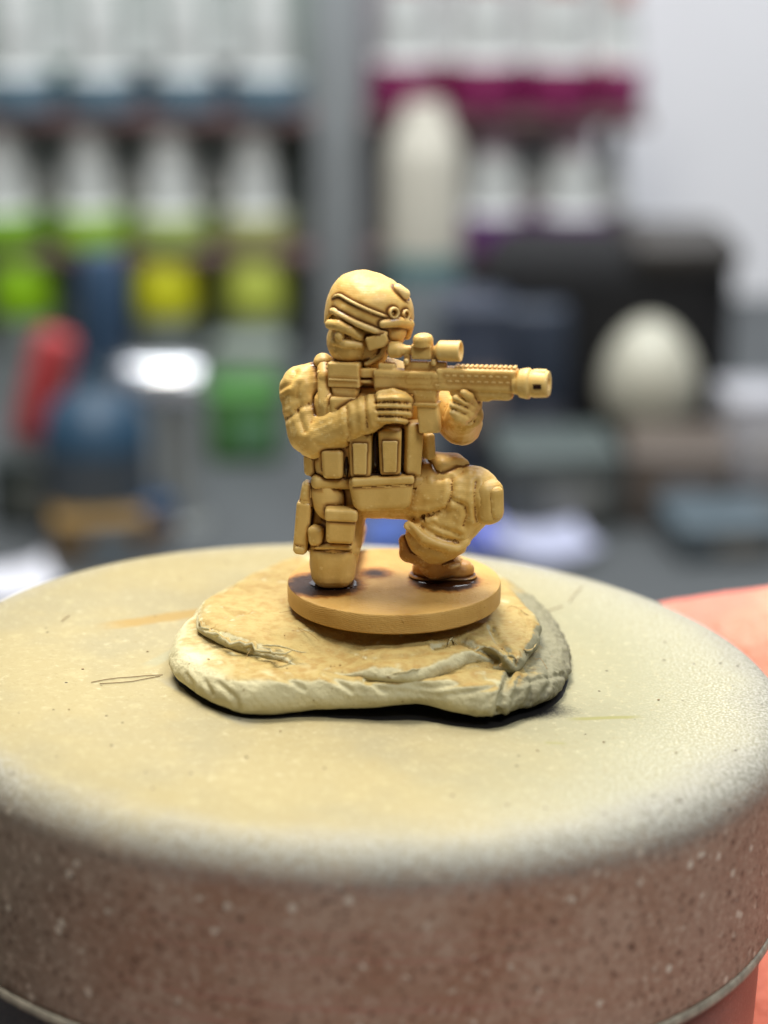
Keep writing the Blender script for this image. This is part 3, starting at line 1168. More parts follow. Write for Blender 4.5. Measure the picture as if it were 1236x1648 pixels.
# plate carrier: front panel, shoulder straps, belt
bm = bmesh.new()
rbox(bm, P(592, 700, -1.35), (U(172), U(52), U(150)), rotm('Z', 4), U(26), 4)
for v in bm.verts:
    v.co.y += .05 * (v.co.x - P(592, 700, 0).x) ** 2
vest = fig_part('vest', bm, M_GEAR, sharp=60)
bm = bmesh.new()
chain(bm, [P(522, 588, -.4), P(524, 606, -1.2), P(524, 650, -1.75)], [U(12), U(13), U(12)], n=14, k=4, flat=(Y, .7))
fig_part('shoulder_strap', bm, M_GEAR, vest, None)
bm = bmesh.new()
ell(bm, P(521, 584, -.2), (U(17), U(16), U(15)))
rbox(bm, P(521, 601, -1.1), (U(22), U(12), U(12)), rotm('Y', -6), U(4))
fig_part('strap_pad', fuse(bm, .05, 3, lambda c: .05 * noise.noise(c * 2.5)), M_GEAR, vest, None)
bm = bmesh.new()
rbox(bm, P(560, 668, -1.9), (U(56), U(24), U(62)), rotm('Z', 0), U(6), 3)
fig_part('chest_panel', bm, M_GEAR, vest)

pouch('magazine_pouch', 563, 694, 599, 766, -2.35, 30, 0, 6, (.86, .8), panel=True, yaw=-6)
pouch('magazine_pouch', 609, 690, 646, 762, -2.5, 32, 0, 6, (.84, .8), panel=True)
pouch('magazine_pouch', 651, 680, 678, 762, -2.35, 32, 2, 5, (.92, .8), yaw=14)
pouch('side_pouch', 519, 722, 554, 768, -1.95, 26, 0, 6, (.9, .85), yaw=-14)
pouch('side_pouch', 678, 696, 697, 738, -1.5, 34, -8, 6, (.8, .8), yaw=30)
pouch('side_pouch', 494, 728, 516, 764, -.9, 36, 4, 6, (.9, .85), yaw=-35)
bm = bmesh.new()
rbox(bm, P(594, 768, -.75), (U(182), U(100), U(22)), rotm('Y', 0), U(9), 3)
for v in bm.verts:
    v.co.y += .045 * (v.co.x - P(594, 768, 0).x) ** 2
fig_part('belt', bm, M_GEAR, sharp=60)
wp = pouch('waist_pouch', 562, 766, 666, 820, -2.45, 34, -3, 14, (.84, .7))
bm = bmesh.new()
rbox(bm, P(616, 771, -2.5), (U(98), U(34), U(14)), rotm('Y', -3), U(5), 3)
fig_part('flap', bm, M_GEAR, wp, 50)

# leg gear
o = pouch('thigh_pouch', 524, 818, 573, 872, -2.25, 30, 3, 7, (.9, .85), flap=.36)
pouch('small_pouch', 496, 846, 522, 878, -1.75, 24, 0, 8, (.9, .9), yaw=-20)
bm = bmesh.new()
ell(bm, P(527, 800, -1.5), (U(26), U(18), U(40)), rotm('Y', -10))
fig_part('trouser_fold', bm, M_BODY, sharp=None)
# knee pad of the kneeling leg
bm = bmesh.new()
rbox(bm, P(536, 907, -1.15), (U(78), U(64), U(76)), None, U(22), 4, (.88, .88))
for v in bm.verts:
    v.co.y += .10 * (v.co.x - P(536, 903, 0).x) ** 2
fig_part('knee_pad', fuse(bm, .06, 3, lambda c: .03 * noise.noise(c * 1.5)), M_GEAR, sharp=None)
bm = bmesh.new()
chain(bm, [P(499, 884, -.9), P(512, 880, -1.9), P(536, 879, -2.25), P(560, 881, -1.95), P(574, 886, -.9)], [U(5)] * 5, n=10, k=3)
fig_part('knee_strap', bm, M_GEAR, sharp=None)
# holster with pistol
bm = bmesh.new()
rbox(bm, P(488, 846, -1.05), (U(24), U(40), U(88)), rotm('Y', 6) @ rotm('Z', -8), U(6), 3, (.95, .75))
hol = fig_part('holster', bm, M_GEAR, sharp=50)
bm = bmesh.new()
rbox(bm, P(496, 795, -1.1), (U(24), U(34), U(36)), rotm('Y', 10), U(6), 3)
rbox(bm, P(499, 781, -1.2), (U(20), U(26), U(12)), rotm('Y', 16), U(4), 2)
fig_part('pistol_grip', fuse(bm, .05, 2), M_GEAR, hol, None)
bm = bmesh.new()
rbox(bm, P(483, 882, -1.1), (U(18), U(32), U(14)), rotm('Y', 8), U(4), 2)
fig_part('holster_tip', bm, M_GEAR, hol)
bm = bmesh.new()
chain(bm, [P(508, 812, -1.2), P(513, 790, -1.1), P(512, 772, -.9)], [U(4), U(4), U(4)], n=10, k=3)
fig_part('drop_strap', bm, M_GEAR, hol, None)
# pocket on the forward thigh, knee pad
bm = bmesh.new()
rbox(bm, P(722, 747, -.9), (U(58), U(52), U(30)), rotm('Y', 10) @ rotm('Z', 24), U(12), 4, (1.02, 1.0))
fig_part('thigh_pocket', fuse(bm, .06, 3, lambda c: .04 * noise.noise(c * 1.6)), M_GEAR, sharp=None)
bm = bmesh.new()
rbox(bm, P(782, 805, -1.9), (U(48), U(66), U(74)), rotm('Z', 24) @ rotm('Y', -4), U(20), 4, (.96, .9))
kp = fig_part('knee_pad', fuse(bm, .055, 3, lambda c: .03 * noise.noise(c * 1.5)), M_GEAR, sharp=None)
bm = bmesh.new()
rbox(bm, P(793, 806, -2.3), (U(26), U(46), U(54)), rotm('Z', 24) @ rotm('Y', -4), U(11), 3, (.9, .9))
fig_part('pad_cap', bm, M_GEAR, kp, None)

# dried ink lines lying in the gaps between the pouches
def ink_line(pts, r_):
    bm = bmesh.new()
    tube(bm, [P(*p) for p in pts], [U(r_) * (.4 if i in (0, len(pts) - 1) else 1) for i in range(len(pts))], 8)
    fig_part('ink_line', bm, M_INK, sharp=None)


ink_line([(604, 696, -2.25), (604, 720, -2.25), (604, 745, -2.2), (605, 764, -2.2)], 6)
ink_line([(648.5, 690, -2.25), (649, 720, -2.25), (649, 745, -2.2), (649, 760, -2.2)], 4.5)
ink_line([(558, 735, -2.1), (557.5, 750, -2.1), (558, 770, -2.1)], 4.5)
ink_line([(565, 766, -2.3), (600, 765, -2.5), (640, 763, -2.5), (664, 760, -2.3)], 3.5)

# ---- rifle ----------------------------------------------------------------
g0 = P(560, 607, -1.75)
g1 = P(884, 616, -4.7)
gx = (g1 - g0).normalized()
gz = (Z - gx * gx.z).normalized()
gy = gz.cross(gx).normalized()
GM = Matrix((gx, gy, gz)).transposed()
GL = (g1 - g0).length
GK = GL / 324.0                       # units per picture pixel along the rifle


def GP(px, py, d=0):
    """picture-like rifle coordinates: px along, py down (bore axis at 613), d away"""
    return g0 + gx * (px - 560) * GK + gz * ((613 - py) * GK * 1.0) + gy * d * GK


def gbox(bm, x0, y0, x1, y1, wid, bev=2.0, d=0, taper=(1, 1), rot=0, shear=0):
    rbox(bm, GP((x0 + x1) / 2, (y0 + y1) / 2, d), ((x1 - x0) * GK, wid * GK, (y1 - y0) * GK), GM @ rotm('Y', rot), bev * GK, 2, taper, shear)


def gcyl(bm, prof, py, d=0, n=28):
    """prof: (px, radius) along the rifle axis"""
    Mx = Matrix((gy, gz, gx)).transposed()
    lathe(bm, [(max(r_, .05) * GK, (x - 560) * GK) for x, r_ in prof], n, g0 + gz * (613 - py) * GK + gy * d * GK, Mx)


def gpart(name, bm, parent=None, sharp=40):
    return fig_part(name, bm, M_GUN, parent, sharp)


bm = bmesh.new()
gbox(bm, 605, 598, 716, 628, 27, 4)
gbox(bm, 612, 588, 640, 604, 16, 4)
gbox(bm, 604, 606, 640, 634, 20, 5)
gbox(bm, 640, 622, 708, 636, 22, 3)
receiver = gpart('rifle', fuse(bm, .045, 2), None, 60)
bm = bmesh.new()
gbox(bm, 606, 601, 720, 606, 27, 1.2)
gpart('top_rail', bm, receiver)
bm = bmesh.new()
gbox(bm, 662, 606, 698, 615, 26.5, 1.5)
gpart('ejection_cover', bm, receiver)
bm = bmesh.new()
gbox(bm, 530, 588, 582, 628, 26, 3, rot=1)
stock = gpart('stock', bm, receiver)
bm = bmesh.new()
gbox(bm, 580, 598, 612, 612, 15, 3)
gbox(bm, 580, 616, 606, 622, 10, 2)
gpart('buffer_tube', bm, stock)
bm = bmesh.new()
gbox(bm, 533, 626, 578, 656, 24, 4, taper=(.75, .9), rot=2)
gpart('stock_toe', bm, stock)
bm = bmesh.new()
gbox(bm, 532, 613, 580, 617, 28, 1.2, rot=1)
gpart('stock_ridge', bm, stock)
bm = bmesh.new()
gbox(bm, 640, 632, 662, 672, 16, 4, rot=-12)
gpart('pistol_grip', bm, receiver)
bm = bmesh.new()
gbox(bm, 668, 628, 706, 652, 22, 3, taper=(.95, .95))
gpart('magazine_well', bm, receiver)
bm = bmesh.new()
gbox(bm, 667, 648, 708, 654, 25, 2)
gbox(bm, 674, 652, 708, 698, 18, 3, rot=-3)
gpart('magazine', bm, receiver)
bm = bmesh.new()
tr = []
for i in range(9):
    a = math.pi * i / 8
    tr.append(GP(657 - 11 * math.cos(a), 638 + 17 * math.sin(a), 0))
tube(bm, tr, 2.2 * GK, 8)
gpart('trigger_guard', bm, receiver, None)
# handguard with rail teeth and slots
bm = bmesh.new()
gbox(bm, 706, 592, 836, 629, 28, 6)
gbox(bm, 722, 610, 832, 643, 25, 8, taper=(.9, .7))
gbox(bm, 730, 622, 800, 646, 18, 7, taper=(.8, .7))
hg = gpart('handguard', fuse(bm, .045, 2), receiver, 60)
for i in range(13):
    bm = bmesh.new()
    x = 736 + i * 7.6
    gbox(bm, x, 588.5, x + 5.6, 596, 17, 1)
    gpart('rail_tooth', bm, hg)
for row, yy in ((0, 603), (1, 612)):
    for i in range(9):
        bm = bmesh.new()
        x = 722 + i * 11.5 + row * 4
        gbox(bm, x, yy - 2, x + 8, yy + 2, 3, 1, d=-13)
        gpart('vent_rib', bm, hg)
bm = bmesh.new()
gbox(bm, 706, 617, 834, 621, 28, 1.2)
gpart('side_rail', bm, hg)
# muzzle device
bm = bmesh.new()
gcyl(bm, [(828, .1), (828, 17), (836, 18), (838, 22), (848, 24), (853, 24), (856, 21), (858, 21), (860, 22), (880, 21), (884, 19), (884, 9), (876, 7), (872, .2)], 615)
muz = gpart('muzzle_brake', bm, receiver)
bm = bmesh.new()
gbox(bm, 863, 611, 876, 619, 2.5, .8, d=-20.9)
fig_part('muzzle_port', bm, M_INK, muz)
bm = bmesh.new()
gbox(bm, 858, 593, 880, 600, 16, 2)
gpart('front_lug', bm, muz)
# optic
bm = bmesh.new()
gcyl(bm, [(629, .1), (629, 10), (632, 13), (646, 13), (651, 10), (657, 7.5), (704, 7.5), (708, 12), (711, 16), (744, 16.5), (746, 15), (745, 12), (738, 10), (737, .1)], 567)
scope = gpart('scope', bm, receiver)
bm = bmesh.new()
gbox(bm, 667, 556, 700, 580, 20, 3)
gpart('scope_body', bm, scope)
bm = bmesh.new()
Mx = Matrix((gx, gy, gz)).transposed()
lathe(bm, [(16 * GK, -.1), (16 * GK, 8 * GK), (14 * GK, 13 * GK), (9 * GK, 16 * GK), (.01, 17 * GK)], 20, GP(685, 557, 0), Mx)
gpart('turret', bm, scope)
for x in (659, 703):
    bm = bmesh.new()
    gbox(bm, x - 5, 564, x + 5, 602, 12, 2)
    m_ = gpart('scope_mount', bm, scope)
    bm = bmesh.new()
    ell(bm, GP(x, 584, -8), (5 * GK, 4 * GK, 6 * GK), GM, 12, 8)
    gpart('mount_screw', bm, m_, None)
bm = bmesh.new()
gbox(bm, 660, 584, 722, 604, 12, 3)
gpart('mount_base', bm, scope)

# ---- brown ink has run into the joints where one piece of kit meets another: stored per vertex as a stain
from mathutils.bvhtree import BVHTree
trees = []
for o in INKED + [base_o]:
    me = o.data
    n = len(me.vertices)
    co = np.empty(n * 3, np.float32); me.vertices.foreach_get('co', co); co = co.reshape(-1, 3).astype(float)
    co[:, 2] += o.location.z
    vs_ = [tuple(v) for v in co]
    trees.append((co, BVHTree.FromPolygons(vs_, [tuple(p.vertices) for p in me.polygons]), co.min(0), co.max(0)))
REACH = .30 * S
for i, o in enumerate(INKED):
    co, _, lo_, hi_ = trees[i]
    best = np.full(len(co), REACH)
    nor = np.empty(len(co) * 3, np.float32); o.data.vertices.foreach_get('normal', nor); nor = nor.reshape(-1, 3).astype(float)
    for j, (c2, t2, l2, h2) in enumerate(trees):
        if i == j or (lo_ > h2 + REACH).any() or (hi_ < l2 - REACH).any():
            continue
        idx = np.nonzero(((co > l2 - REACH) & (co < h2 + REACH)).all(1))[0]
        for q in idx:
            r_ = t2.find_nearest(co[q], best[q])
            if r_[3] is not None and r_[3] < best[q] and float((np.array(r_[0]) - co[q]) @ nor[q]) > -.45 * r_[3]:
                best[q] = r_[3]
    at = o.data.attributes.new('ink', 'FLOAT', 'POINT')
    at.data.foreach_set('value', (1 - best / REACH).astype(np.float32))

# ================================================================ HAND steadying the can
bm = bmesh.new()
HZ = -30.0
def C(a, r_, z):
    a = math.radians(a)
    return Vector((r_ * math.cos(a), r_ * math.sin(a), z))
# palm and heel of the hand against the right of the can
cap(bm, C(8, 33, -36), C(6, 33, -64), 11, 11.5)
cap(bm, C(26, 34, -34), C(24, 34, -62), 11, 11)
cap(bm, C(40, 33, -26), C(16, 36, -42), 9.5, 12)
# thumb reaching up behind the lid
chain(bm, [C(12, 40, -38), C(26, 44, -15), C(36, 38.5, -10.8), C(52, 34, -14), C(68, 31, -18)], [12.5, 11.5, 9.6, 9, 8])
# four fingers round the front of the can
for i, (z0, l_, r_) in enumerate(((-34, 118, 8.4), (-49, 126, 8.7), (-63.5, 120, 8.3), (-77, 100, 7.2))):
    pts = [C(2 - l_ * f, 31.5 + (1.0 if f < .3 else 0), z0 - 2 + 3 * f) for f in (0, .22, .42, .62, .8, 1)]
    chain(bm, pts, [r_ * 1.1, r_ * 1.05, r_, r_, r_ * .92, r_ * .8])
# wrist and forearm
cap(bm, C(14, 38, -58), Vector((72, 4, -82)), 15, 17)
cap(bm, Vector((72, 4, -82)), Vector((150, -20, -96)), 17, 20, flat=(Z, .8))
hand_me = fuse(bm, .7, 8, lambda c: .12 * noise.noise(c * .35) + .05 * noise.noise(c * 1.2))
kk = NT('skin')
sk = kk.mix(kk.ramp(kk.noise(.12, 4), .3, .7), lin(236, 142, 114), lin(220, 116, 94))
kk.done(sk, .5, kk.bump(kk.noise(1.1, 5, .65), .5, .7))
kk.b.inputs['Subsurface Weight'].default_value = .25
kk.b.inputs['Subsurface Radius'].default_value = (.0022, .0009, .0005)
hand = empty('hand', ML @ Vector((0, 0, -45)), 'bare pink hand holding the can from behind its right side', 'hand', rot=ML4)
hand_me.transform(Matrix.Translation((0, 0, 45)))
link('skin', hand_me, kk.m, hand)
bm = bmesh.new()
nc = C(68, 38.2, -16) + Vector((0, 0, 45))
ell(bm, nc, (1.0, 4.4, 3.2), rotm('Z', 68))
bm_obj('thumbnail', bm, simple('nail', (236, 176, 158), .3), hand, sharp=None)

# ================================================================ BACKGROUND: paint rack and things on the desk
PR = F / ((Q(618, 400, RACK_Y) - CAM).dot(FW))     # px per unit at the rack


def mat_c(name, rgb, rough=.5, metal=0.0, var=.1):
    return simple(name, rgb, rough, metal, var, .08)


M_WHITE = mat_c('milky_plastic', (204, 207, 205), .4)
M_RACK = mat_c('grey_rack_board', (66, 70, 72), .6)
M_RACKD = mat_c('dark_rack_board', (112, 88, 88), .6)
M_POST = mat_c('grey_rack_post', (150, 155, 158), .5)


def shelf_z(py):
    return Q(618, py, RACK_Y).z


def bx(bm, x0, x1, y0, y1, z0, z1, bev=.6):
    rbox(bm, ((x0 + x1) / 2, (y0 + y1) / 2, (z0 + z1) / 2), (x1 - x0, y1 - y0, z1 - z0), None, bev, 2)


rx0, rx1 = Q(-90, 300, RACK_Y).x, Q(1036, 300, RACK_Y).x
rack = empty('paint_rack', ((rx0 + rx1) / 2, RACK_Y + 14, DESK_Z), 'grey tiered rack full of white paint bottles standing on the desk', 'rack')
ro = Vector(((rx0 + rx1) / 2, RACK_Y + 14, DESK_Z))
ztop = shelf_z(-160)


def rack_part(name, x0, x1, y0, y1, z0, z1, mat):
    bm = bmesh.new()
    bx(bm, x0 - ro.x, x1 - ro.x, y0 - ro.y, y1 - ro.y, z0 - ro.z, z1 - ro.z)
    return bm_obj(name, bm, mat, rack)


pxL, pxR = Q(505, 300, RACK_Y).x, Q(585, 300, RACK_Y).x
rack_part('back_panel', rx0, pxL, RACK_Y + 26, RACK_Y + 29, DESK_Z, ztop, mat_c('grey_green_back', (150, 162, 156), .6))
rack_part('back_panel', pxR, rx1 - 14, RACK_Y + 26, RACK_Y + 29, DESK_Z, ztop, mat_c('grey_back', (160, 152, 158), .6))
rack_part('post', pxL, (pxL + pxR) / 2 - .2, RACK_Y - 4, RACK_Y + 28, DESK_Z, ztop, M_POST)
rack_part('post', (pxL + pxR) / 2 + .2, pxR, RACK_Y - 4, RACK_Y + 28, DESK_Z, ztop, M_POST)
for py, hh in ((180, 4.2), (396, 4.2), (560, 4)):
    z = shelf_z(py)
    for (a, b) in ((rx0, pxL), (pxR, rx1)):
        rack_part('shelf', a, b, RACK_Y - 10, RACK_Y + 26, z - hh, z, M_RACKD)


def dropper(px, py, wpx, hpx, rgb, name, label, group, y=None, cap_rgb=(228, 230, 228), band=.26):
    y = RACK_Y if y is None else y
    k = ((Q(px, py, y) - CAM).dot(FW)) / F
    c = Q(px + random.uniform(-4, 4), py, y)
    r = wpx * k / 2 * random.uniform(.94, 1.05)
    h = hpx * k * random.uniform(.95, 1.04)
    o = empty(name, c, label, 'paint bottle', group)
    bm = bmesh.new()
    lathe(bm, [(r * .9, .0), (r, h * .02), (r * 1.0, h * (band - .02)), (r * .985, h * band)], 32)
    bm_obj('paint_fill', bm, mat_c('paint_%d_%d_%d' % rgb, rgb, .4), o)
    bm = bmesh.new()
    lathe(bm, [(r * .9, h * band), (r * .70, h * (band + .04)), (r * .66, h * .52), (r * .60, h * .62), (r * .5, h * .70), (r * .44, h * .73)], 32)
    bm_obj('body', bm, M_WHITE, o)
    bm = bmesh.new()
    lathe(bm, [(r * .5, h * .72), (r * .5, h * .84), (r * .40, h * .88), (r * .26, h), (r * .1, h)], 24)
    bm_obj('cap', bm, mat_c('cap_%d_%d_%d' % cap_rgb, cap_rgb, .4), o)
    return o


gl = 'paint bottles on the left side of the rack'
gr = 'paint bottles on the right side of the rack'
for i, px in enumerate((-95, 38, 168, 300, 430)):
    dropper(px, 178, 118, 265, (96, 122, 138), 'paint_bottle', 'white dropper bottle with slate blue paint on the upper rack shelf', 'slate blue paint bottles', band=.22)
gcols = [(130, 178, 44), (152, 192, 64), (164, 182, 98), (170, 172, 108)]
gnames = ['grass green', 'bright lime green', 'pale olive green', 'khaki olive']
for i, px in enumerate((12, 147, 280, 414)):
    dropper(px, 394, 116, 215, gcols[i], 'paint_bottle', 'white dropper bottle with %s paint on the middle rack shelf' % gnames[i], gl, band=.25)
pcol = [(140, 190, 10), (214, 214, 36), (190, 202, 84)]
for i, px in enumerate((40, 272, 414)):
    k = ((Q(px, 555, RACK_Y) - CAM).dot(FW)) / F
    c = Q(px, 558, RACK_Y)
    o = empty('paint_pot', c, 'squat paint pot with %s lid on the lowest rack shelf' % ['leaf green', 'strong yellow', 'dull olive yellow'][i], 'paint pot', 'paint pots on the lowest shelf')
    r = 52 * k
    bm = bmesh.new()
    lathe(bm, [(r * .9, 0), (r, r * .1), (r, r * .95), (r * .85, r * 1.05)], 32)
    bm_obj('jar', bm, mat_c('frosted_jar', (120, 128, 124), .4), o)
    bm = bmesh.new()
    lathe(bm, [(r * .98, r * 1.04), (r * 1.02, r * 1.1), (r * 1.0, r * 2.55), (r * .9, r * 2.7), (.05, r * 2.72)], 32)
    bm_obj('lid', bm, mat_c('pot_lid_%d' % i, pcol[i], .45), o)
# right side
for i, px in enumerate((650, 780, 905)):
    dropper(px, 176, 124, 270, (128, 36, 86), 'paint_bottle', 'white dropper bottle with magenta paint on the upper rack shelf', 'magenta paint bottles', cap_rgb=(168, 60, 48), band=.28)
dropper(998, 176, 70, 240, (152, 60, 110), 'paint_bottle', 'slim red bottle at the end of the magenta row', gr, cap_rgb=(172, 60, 44), band=.3).children[1].data.materials[0] = mat_c('red_bottle', (176, 84, 72), .5)
for i, px in enumerate((792, 918)):
    dropper(px, 400, 122, 225, (100, 50, 112), 'paint_bottle', 'white dropper bottle with deep purple paint on the middle rack shelf', 'purple paint bottles', cap_rgb=(150, 120, 140), band=.27)

# a second row, mostly hidden, shows between the front bottles
for px, py, w_, h_, rgb, lab in ((100, 178, 62, 262, (40, 84, 62), 'dark green bottle behind the slate blue bottles'), (233, 178, 62, 258, (70, 74, 74), 'charcoal bottle behind the slate blue bottles'),
                                 (366, 178, 62, 262, (74, 60, 60), 'brown grey bottle behind the slate blue bottles'), (80, 394, 62, 212, (52, 98, 70), 'forest green bottle between the two lime green bottles'),
                                 (214, 394, 62, 208, (44, 92, 64), 'deep green bottle between lime and pale olive bottles'), (348, 394, 62, 212, (60, 96, 74), 'sea green bottle between pale olive and khaki bottles'),
                                 (716, 176, 70, 268, (150, 44, 44), 'red bottle behind the first magenta bottles'), (846, 176, 70, 268, (96, 40, 44), 'maroon bottle behind the magenta bottles'), (960, 176, 70, 272, (190, 70, 50), 'orange red bottle behind the end of the magenta row'),
                                 (856, 400, 74, 226, (140, 40, 100), 'plum magenta bottle between the two purple bottles'), (738, 400, 70, 220, (110, 40, 66), 'wine red bottle beside the tall cream bottle'), (984, 400, 66, 205, (66, 62, 58), 'dark grey bottle at the end of the purple row')):
    o = dropper(px, py, w_, h_, rgb, 'paint_bottle', lab, 'bottles in the second row of the rack', y=RACK_Y + 17, cap_rgb=rgb)
    o.location.z = Q(px, py, RACK_Y).z * S
    o.children[1].data.materials[0] = mat_c('bottle_%d_%d_%d' % rgb, rgb, .45)

# tall cream bottle standing in front of the rack
yb = 560.0
c = Q(682, 440, yb); c.z = DESK_Z
k = ((Q(682, 300, yb) - CAM).dot(FW)) / F
o = empty('tall_bottle', c, 'tall cream bottle with teal foot band in front of the rack', 'bottle')
zt = Q(682, 165, yb).z - DESK_Z
zb = Q(682, 440, yb).z - DESK_Z
r = 62 * k
bm = bmesh.new(); lathe(bm, [(r * 1.02, 0), (r * 1.05, 2), (r * 1.05, zb - 2), (r, zb - 1)], 32); bm_obj('grey_stand', bm, mat_c('slate_stand', (110, 116, 120), .5), o)
bm = bmesh.new(); lathe(bm, [(r, zb - 1), (r * 1.02, zb), (r * 1.02, zb + 6), (r, zb + 7)], 32); bm_obj('foot_band', bm, mat_c('teal_band', (96, 134, 136), .5), o)
bm = bmesh.new(); lathe(bm, [(r, zb + 7), (r, zt * .80), (r * .9, zt * .86), (r * .62, zt * .93), (r * .5, zt), (.05, zt)], 32); bm_obj('body', bm, mat_c('cream_bottle', (214, 210, 196), .4), o)

# black rounded appliance with an egg-shaped white dome
c = D(975, 730)
k = ((c - CAM).dot(FW)) / F
o = empty('black_machine', c, 'black rounded appliance with egg-shaped white dome on the desk', 'appliance')
h = 340 * k
bm = bmesh.new()
rbox(bm, (0, 14, h * .5), (385 * k, 50, h), None, 60 * k, 5)
bm_obj('housing', bm, mat_c('black_plastic', (10, 10, 13), .9), o)
bm = bmesh.new()
rbox(bm, (110 * k, 8, h * .97), (170 * k, 40, 50 * k), None, 20 * k, 4)
bm_obj('top_cover', bm, mat_c('dark_brown_cover', (50, 46, 42), .5), o)
bm = bmesh.new()
ell(bm, (55 * k, -14, 140 * k), (77 * k, 14, 98 * k))
for v in bm.verts:
    v.co.x = 55 * k + (v.co.x - 55 * k) * (1 - .16 * (v.co.z - 140 * k) / (104 * k))
bm_obj('dome', bm, mat_c('milky_dome', (192, 190, 174), .4), o, sharp=None)
bm = bmesh.new()
rbox(bm, (-130 * k, -12, 160 * k), (120 * k, 10, 200 * k), None, 16 * k, 3)
bm_obj('side_panel', bm, mat_c('slate_panel', (44, 54, 70), .5), o)


def desk_box(name, px, py, wpx, hpx, dep, rgb, label, cat, rz=0, lid_rgb=None, bev=2.0, rough=.5):
    c = D(px, py)
    k = ((c - CAM).dot(FW)) / F
    o = empty(name, c, label, cat, rot=Matrix.Rotation(math.radians(rz), 4, 'Z'))
    bm = bmesh.new()
    rbox(bm, (0, dep / 2, hpx * k * .46), (wpx * k, dep, hpx * k * .92), None, bev, 3)
    bm_obj('body', bm, mat_c(name + '_paint_%d' % px, rgb, rough), o)
    bm = bmesh.new()
    rbox(bm, (0, dep / 2, hpx * k * .94), (wpx * k * 1.02, dep * 1.02, hpx * k * .14), None, bev * .6, 3)
    bm_obj('lid', bm, mat_c(name + '_lid_%d' % px, lid_rgb or rgb, rough), o)
    bm = bmesh.new()
    rbox(bm, (wpx * k * .1, -.25, hpx * k * .42), (wpx * k * .5, .8, hpx * k * .4), None, .2, 2)
    bm_obj('label', bm, mat_c('box_label_%d' % px, tuple(min(255, int(q * .6 + 70)) for q in rgb[::-1]), .5), o)
    return o


desk_box('storage_box', 905, 860, 190, 130, 30, (66, 70, 68), 'grey green storage box in front of the black appliance', 'box', 4, (74, 84, 82))
desk_box('cardboard_box', 1090, 850, 170, 120, 34, (88, 78, 70), 'small brown cardboard box beside the grey green box', 'box', -6)
desk_box('cardboard_box', 1225, 790, 110, 150, 24, (172, 172, 178), 'pale grey carton against the white wall side of the desk', 'box', 3)
desk_box('plastic_tray', 1180, 905, 170, 60, 26, (72, 82, 88), 'low slate grey tray near the hand', 'tray', 8, (74, 88, 96))
desk_box('green_box', 395, 745, 112, 115, 26, (58, 110, 40), 'green box below the yellow paint pots', 'box', 5, (60, 116, 44))
desk_box('frosted_tub', 400, 640, 116, 84, 18, (122, 134, 126), 'frosted grey green tub behind the green box', 'tub', 0, (132, 142, 132))
desk_box('brown_block', 165, 905, 150, 70, 30, (104, 84, 56), 'brown wooden block before the blue bottle', 'block', 12, (128, 100, 48))
desk_box('dark_case', 40, 850, 120, 110, 30, (30, 40, 38), 'dark green case beside the blue bottle', 'case', -8)
desk_box('navy_box', 250, 880, 90, 70, 24, (36, 66, 98), 'navy blue box beside the brown block', 'box', 30)
desk_box('slate_case', 765, 770, 110, 280, 26, (52, 60, 76), 'tall slate blue case beside the black appliance', 'case', 0)
desk_box('dark_box', 850, 800, 130, 110, 30, (40, 40, 46), 'black box under the slate side of the appliance', 'box', 0)


def sheet(name, px, py, w, d, rgb, label, rz):
    """a curled sheet of paper lying on the desk"""
    c = D(px, py)
    bm = bmesh.new()
    n = 12
    M = rotm('Z', rz)
    top, bot = [], []
    for i in range(n + 1):
        row, row2 = [], []
        for j in range(n + 1):
            u, v = i / n - .5, j / n - .5
            z = 1.0 + 14 * (abs(u) ** 2.2 + abs(v) ** 3) * .8 + .6 * noise.noise(Vector((u * 4, v * 4, px)))
            p = M @ Vector((u * w, v * d, z))
            row.append(bm.verts.new(p))
            row2.append(bm.verts.new(p - Vector((0, 0, .35))))
        top.append(row); bot.append(row2)
    for i in range(n):
        for j in range(n):
            bm.faces.new((top[i][j], top[i + 1][j], top[i + 1][j + 1], top[i][j + 1]))
            bm.faces.new((bot[i][j], bot[i][j + 1], bot[i + 1][j + 1], bot[i + 1][j]))
    me_edges = [(top[0], bot[0]), (top[n], bot[n])]
    for a, b in me_edges:
        for j in range(n):
            bm.faces.new((a[j], a[j + 1], b[j + 1], b[j]))
    for j in (0, n):
        for i in range(n):
            bm.faces.new((top[i][j], top[i + 1][j], bot[i + 1][j], bot[i][j]))
    o = bm_obj(name, bm, mat_c(name + str(px), rgb, .6), None, sharp=None)
    o.location = c * S
    tag(o, label, 'paper')
    return o


sheet('paper_sheet', 870, 885, 22, 26, (176, 180, 204), 'pale lavender sheet of paper behind the lid right of the soldier', 10)
sheet('blue_card', 628, 868, 12, 30, (62, 86, 150), 'blue card lying on the desk behind the soldier', -8)
sheet('blue_card', 775, 872, 9, 22, (84, 100, 200), 'violet blue card beside the lavender paper', 6)
sheet('paper_tissue', 15, 955, 20, 22, (214, 214, 222), 'white crumpled tissue behind the left edge of the lid', 20)

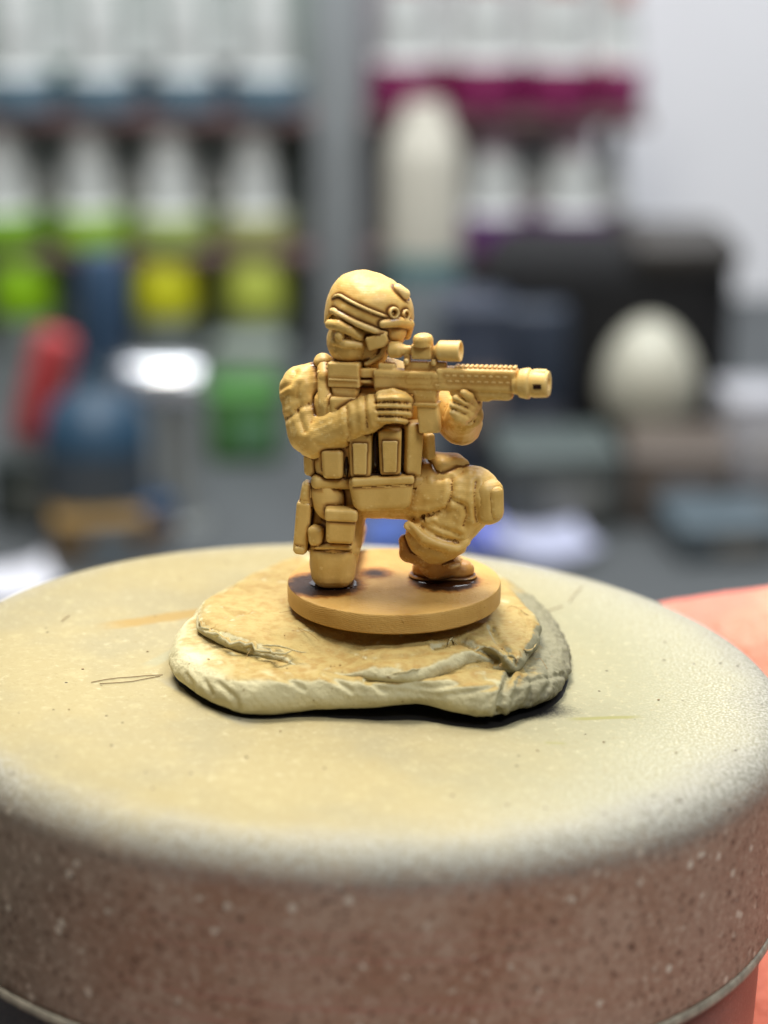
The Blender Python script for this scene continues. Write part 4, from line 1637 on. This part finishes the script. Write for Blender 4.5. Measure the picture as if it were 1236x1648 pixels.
# blue bottle with tall cap
c = D(160, 865)
k = ((c - CAM).dot(FW)) / F
o = empty('blue_bottle', c, 'dusty blue bottle with sloping shoulders and tall blue cap', 'bottle')
bm = bmesh.new(); lathe(bm, [(76 * k, 0), (82 * k, 3 * k), (84 * k, 120 * k), (83 * k, 150 * k), (84 * k, 155 * k)], 36); bm_obj('body', bm, mat_c('dull_label', (62, 70, 78), .5), o)
bm = bmesh.new(); lathe(bm, [(84 * k, 155 * k), (82 * k, 190 * k), (66 * k, 225 * k), (34 * k, 246 * k), (26 * k, 256 * k), (26 * k, 300 * k)], 36); bm_obj('shoulder', bm, mat_c('steel_blue', (44, 74, 98), .45), o)
bm = bmesh.new(); lathe(bm, [(32 * k, 298 * k), (34 * k, 330 * k), (40 * k, 345 * k), (38 * k, 430 * k), (28 * k, 460 * k), (.1, 462 * k)], 28, (20 * k, 0, 0)); bm_obj('cap', bm, mat_c('blue_cap', (52, 78, 106), .45), o)

# red marker leaning against it
c = D(30, 800)
k = ((c - CAM).dot(FW)) / F
o = empty('red_marker', c, 'thick red marker leaning against the blue bottle', 'marker')
a = Vector((0, 0, 0)); b = Vector((78 * k, -4, 270 * k))
s_, t_, d_ = basis(a, b)
Mx = Matrix((s_, t_, d_)).transposed()
ln = (b - a).length
bm = bmesh.new(); lathe(bm, [(26 * k, 4 * k), (34 * k, 8 * k), (34 * k, ln * .42), (33 * k, ln * .44)], 24, a, Mx); bm_obj('cap', bm, mat_c('dark_red_cap', (118, 34, 40), .45), o)
bm = bmesh.new(); lathe(bm, [(35 * k, ln * .44), (36 * k, ln * .5), (36 * k, ln * .94), (28 * k, ln), (.1, ln)], 24, a, Mx); bm_obj('barrel', bm, mat_c('coral_red', (178, 64, 66), .5), o)

# shiny metal clamp head on a post
c = D(290, 845)
k = ((c - CAM).dot(FW)) / F
o = empty('metal_clamp', c, 'shiny steel clamp head on an upright grey post', 'clamp')
M_STEEL = mat_c('polished_steel', (226, 228, 232), .22, .75)
bm = bmesh.new(); lathe(bm, [(46 * k, 0), (48 * k, 6 * k), (34 * k, 14 * k), (30 * k, 30 * k), (30 * k, 200 * k)], 28); bm_obj('post', bm, mat_c('grey_post', (138, 142, 140), .4, .3), o)
bm = bmesh.new(); lathe(bm, [(20 * k, -92 * k), (34 * k, -86 * k), (38 * k, -70 * k), (38 * k, 24 * k), (34 * k, 38 * k), (20 * k, 42 * k)], 32, (0, 0, 235 * k), rotm('Y', 90)); bm_obj('clamp_head', bm, M_STEEL, o)
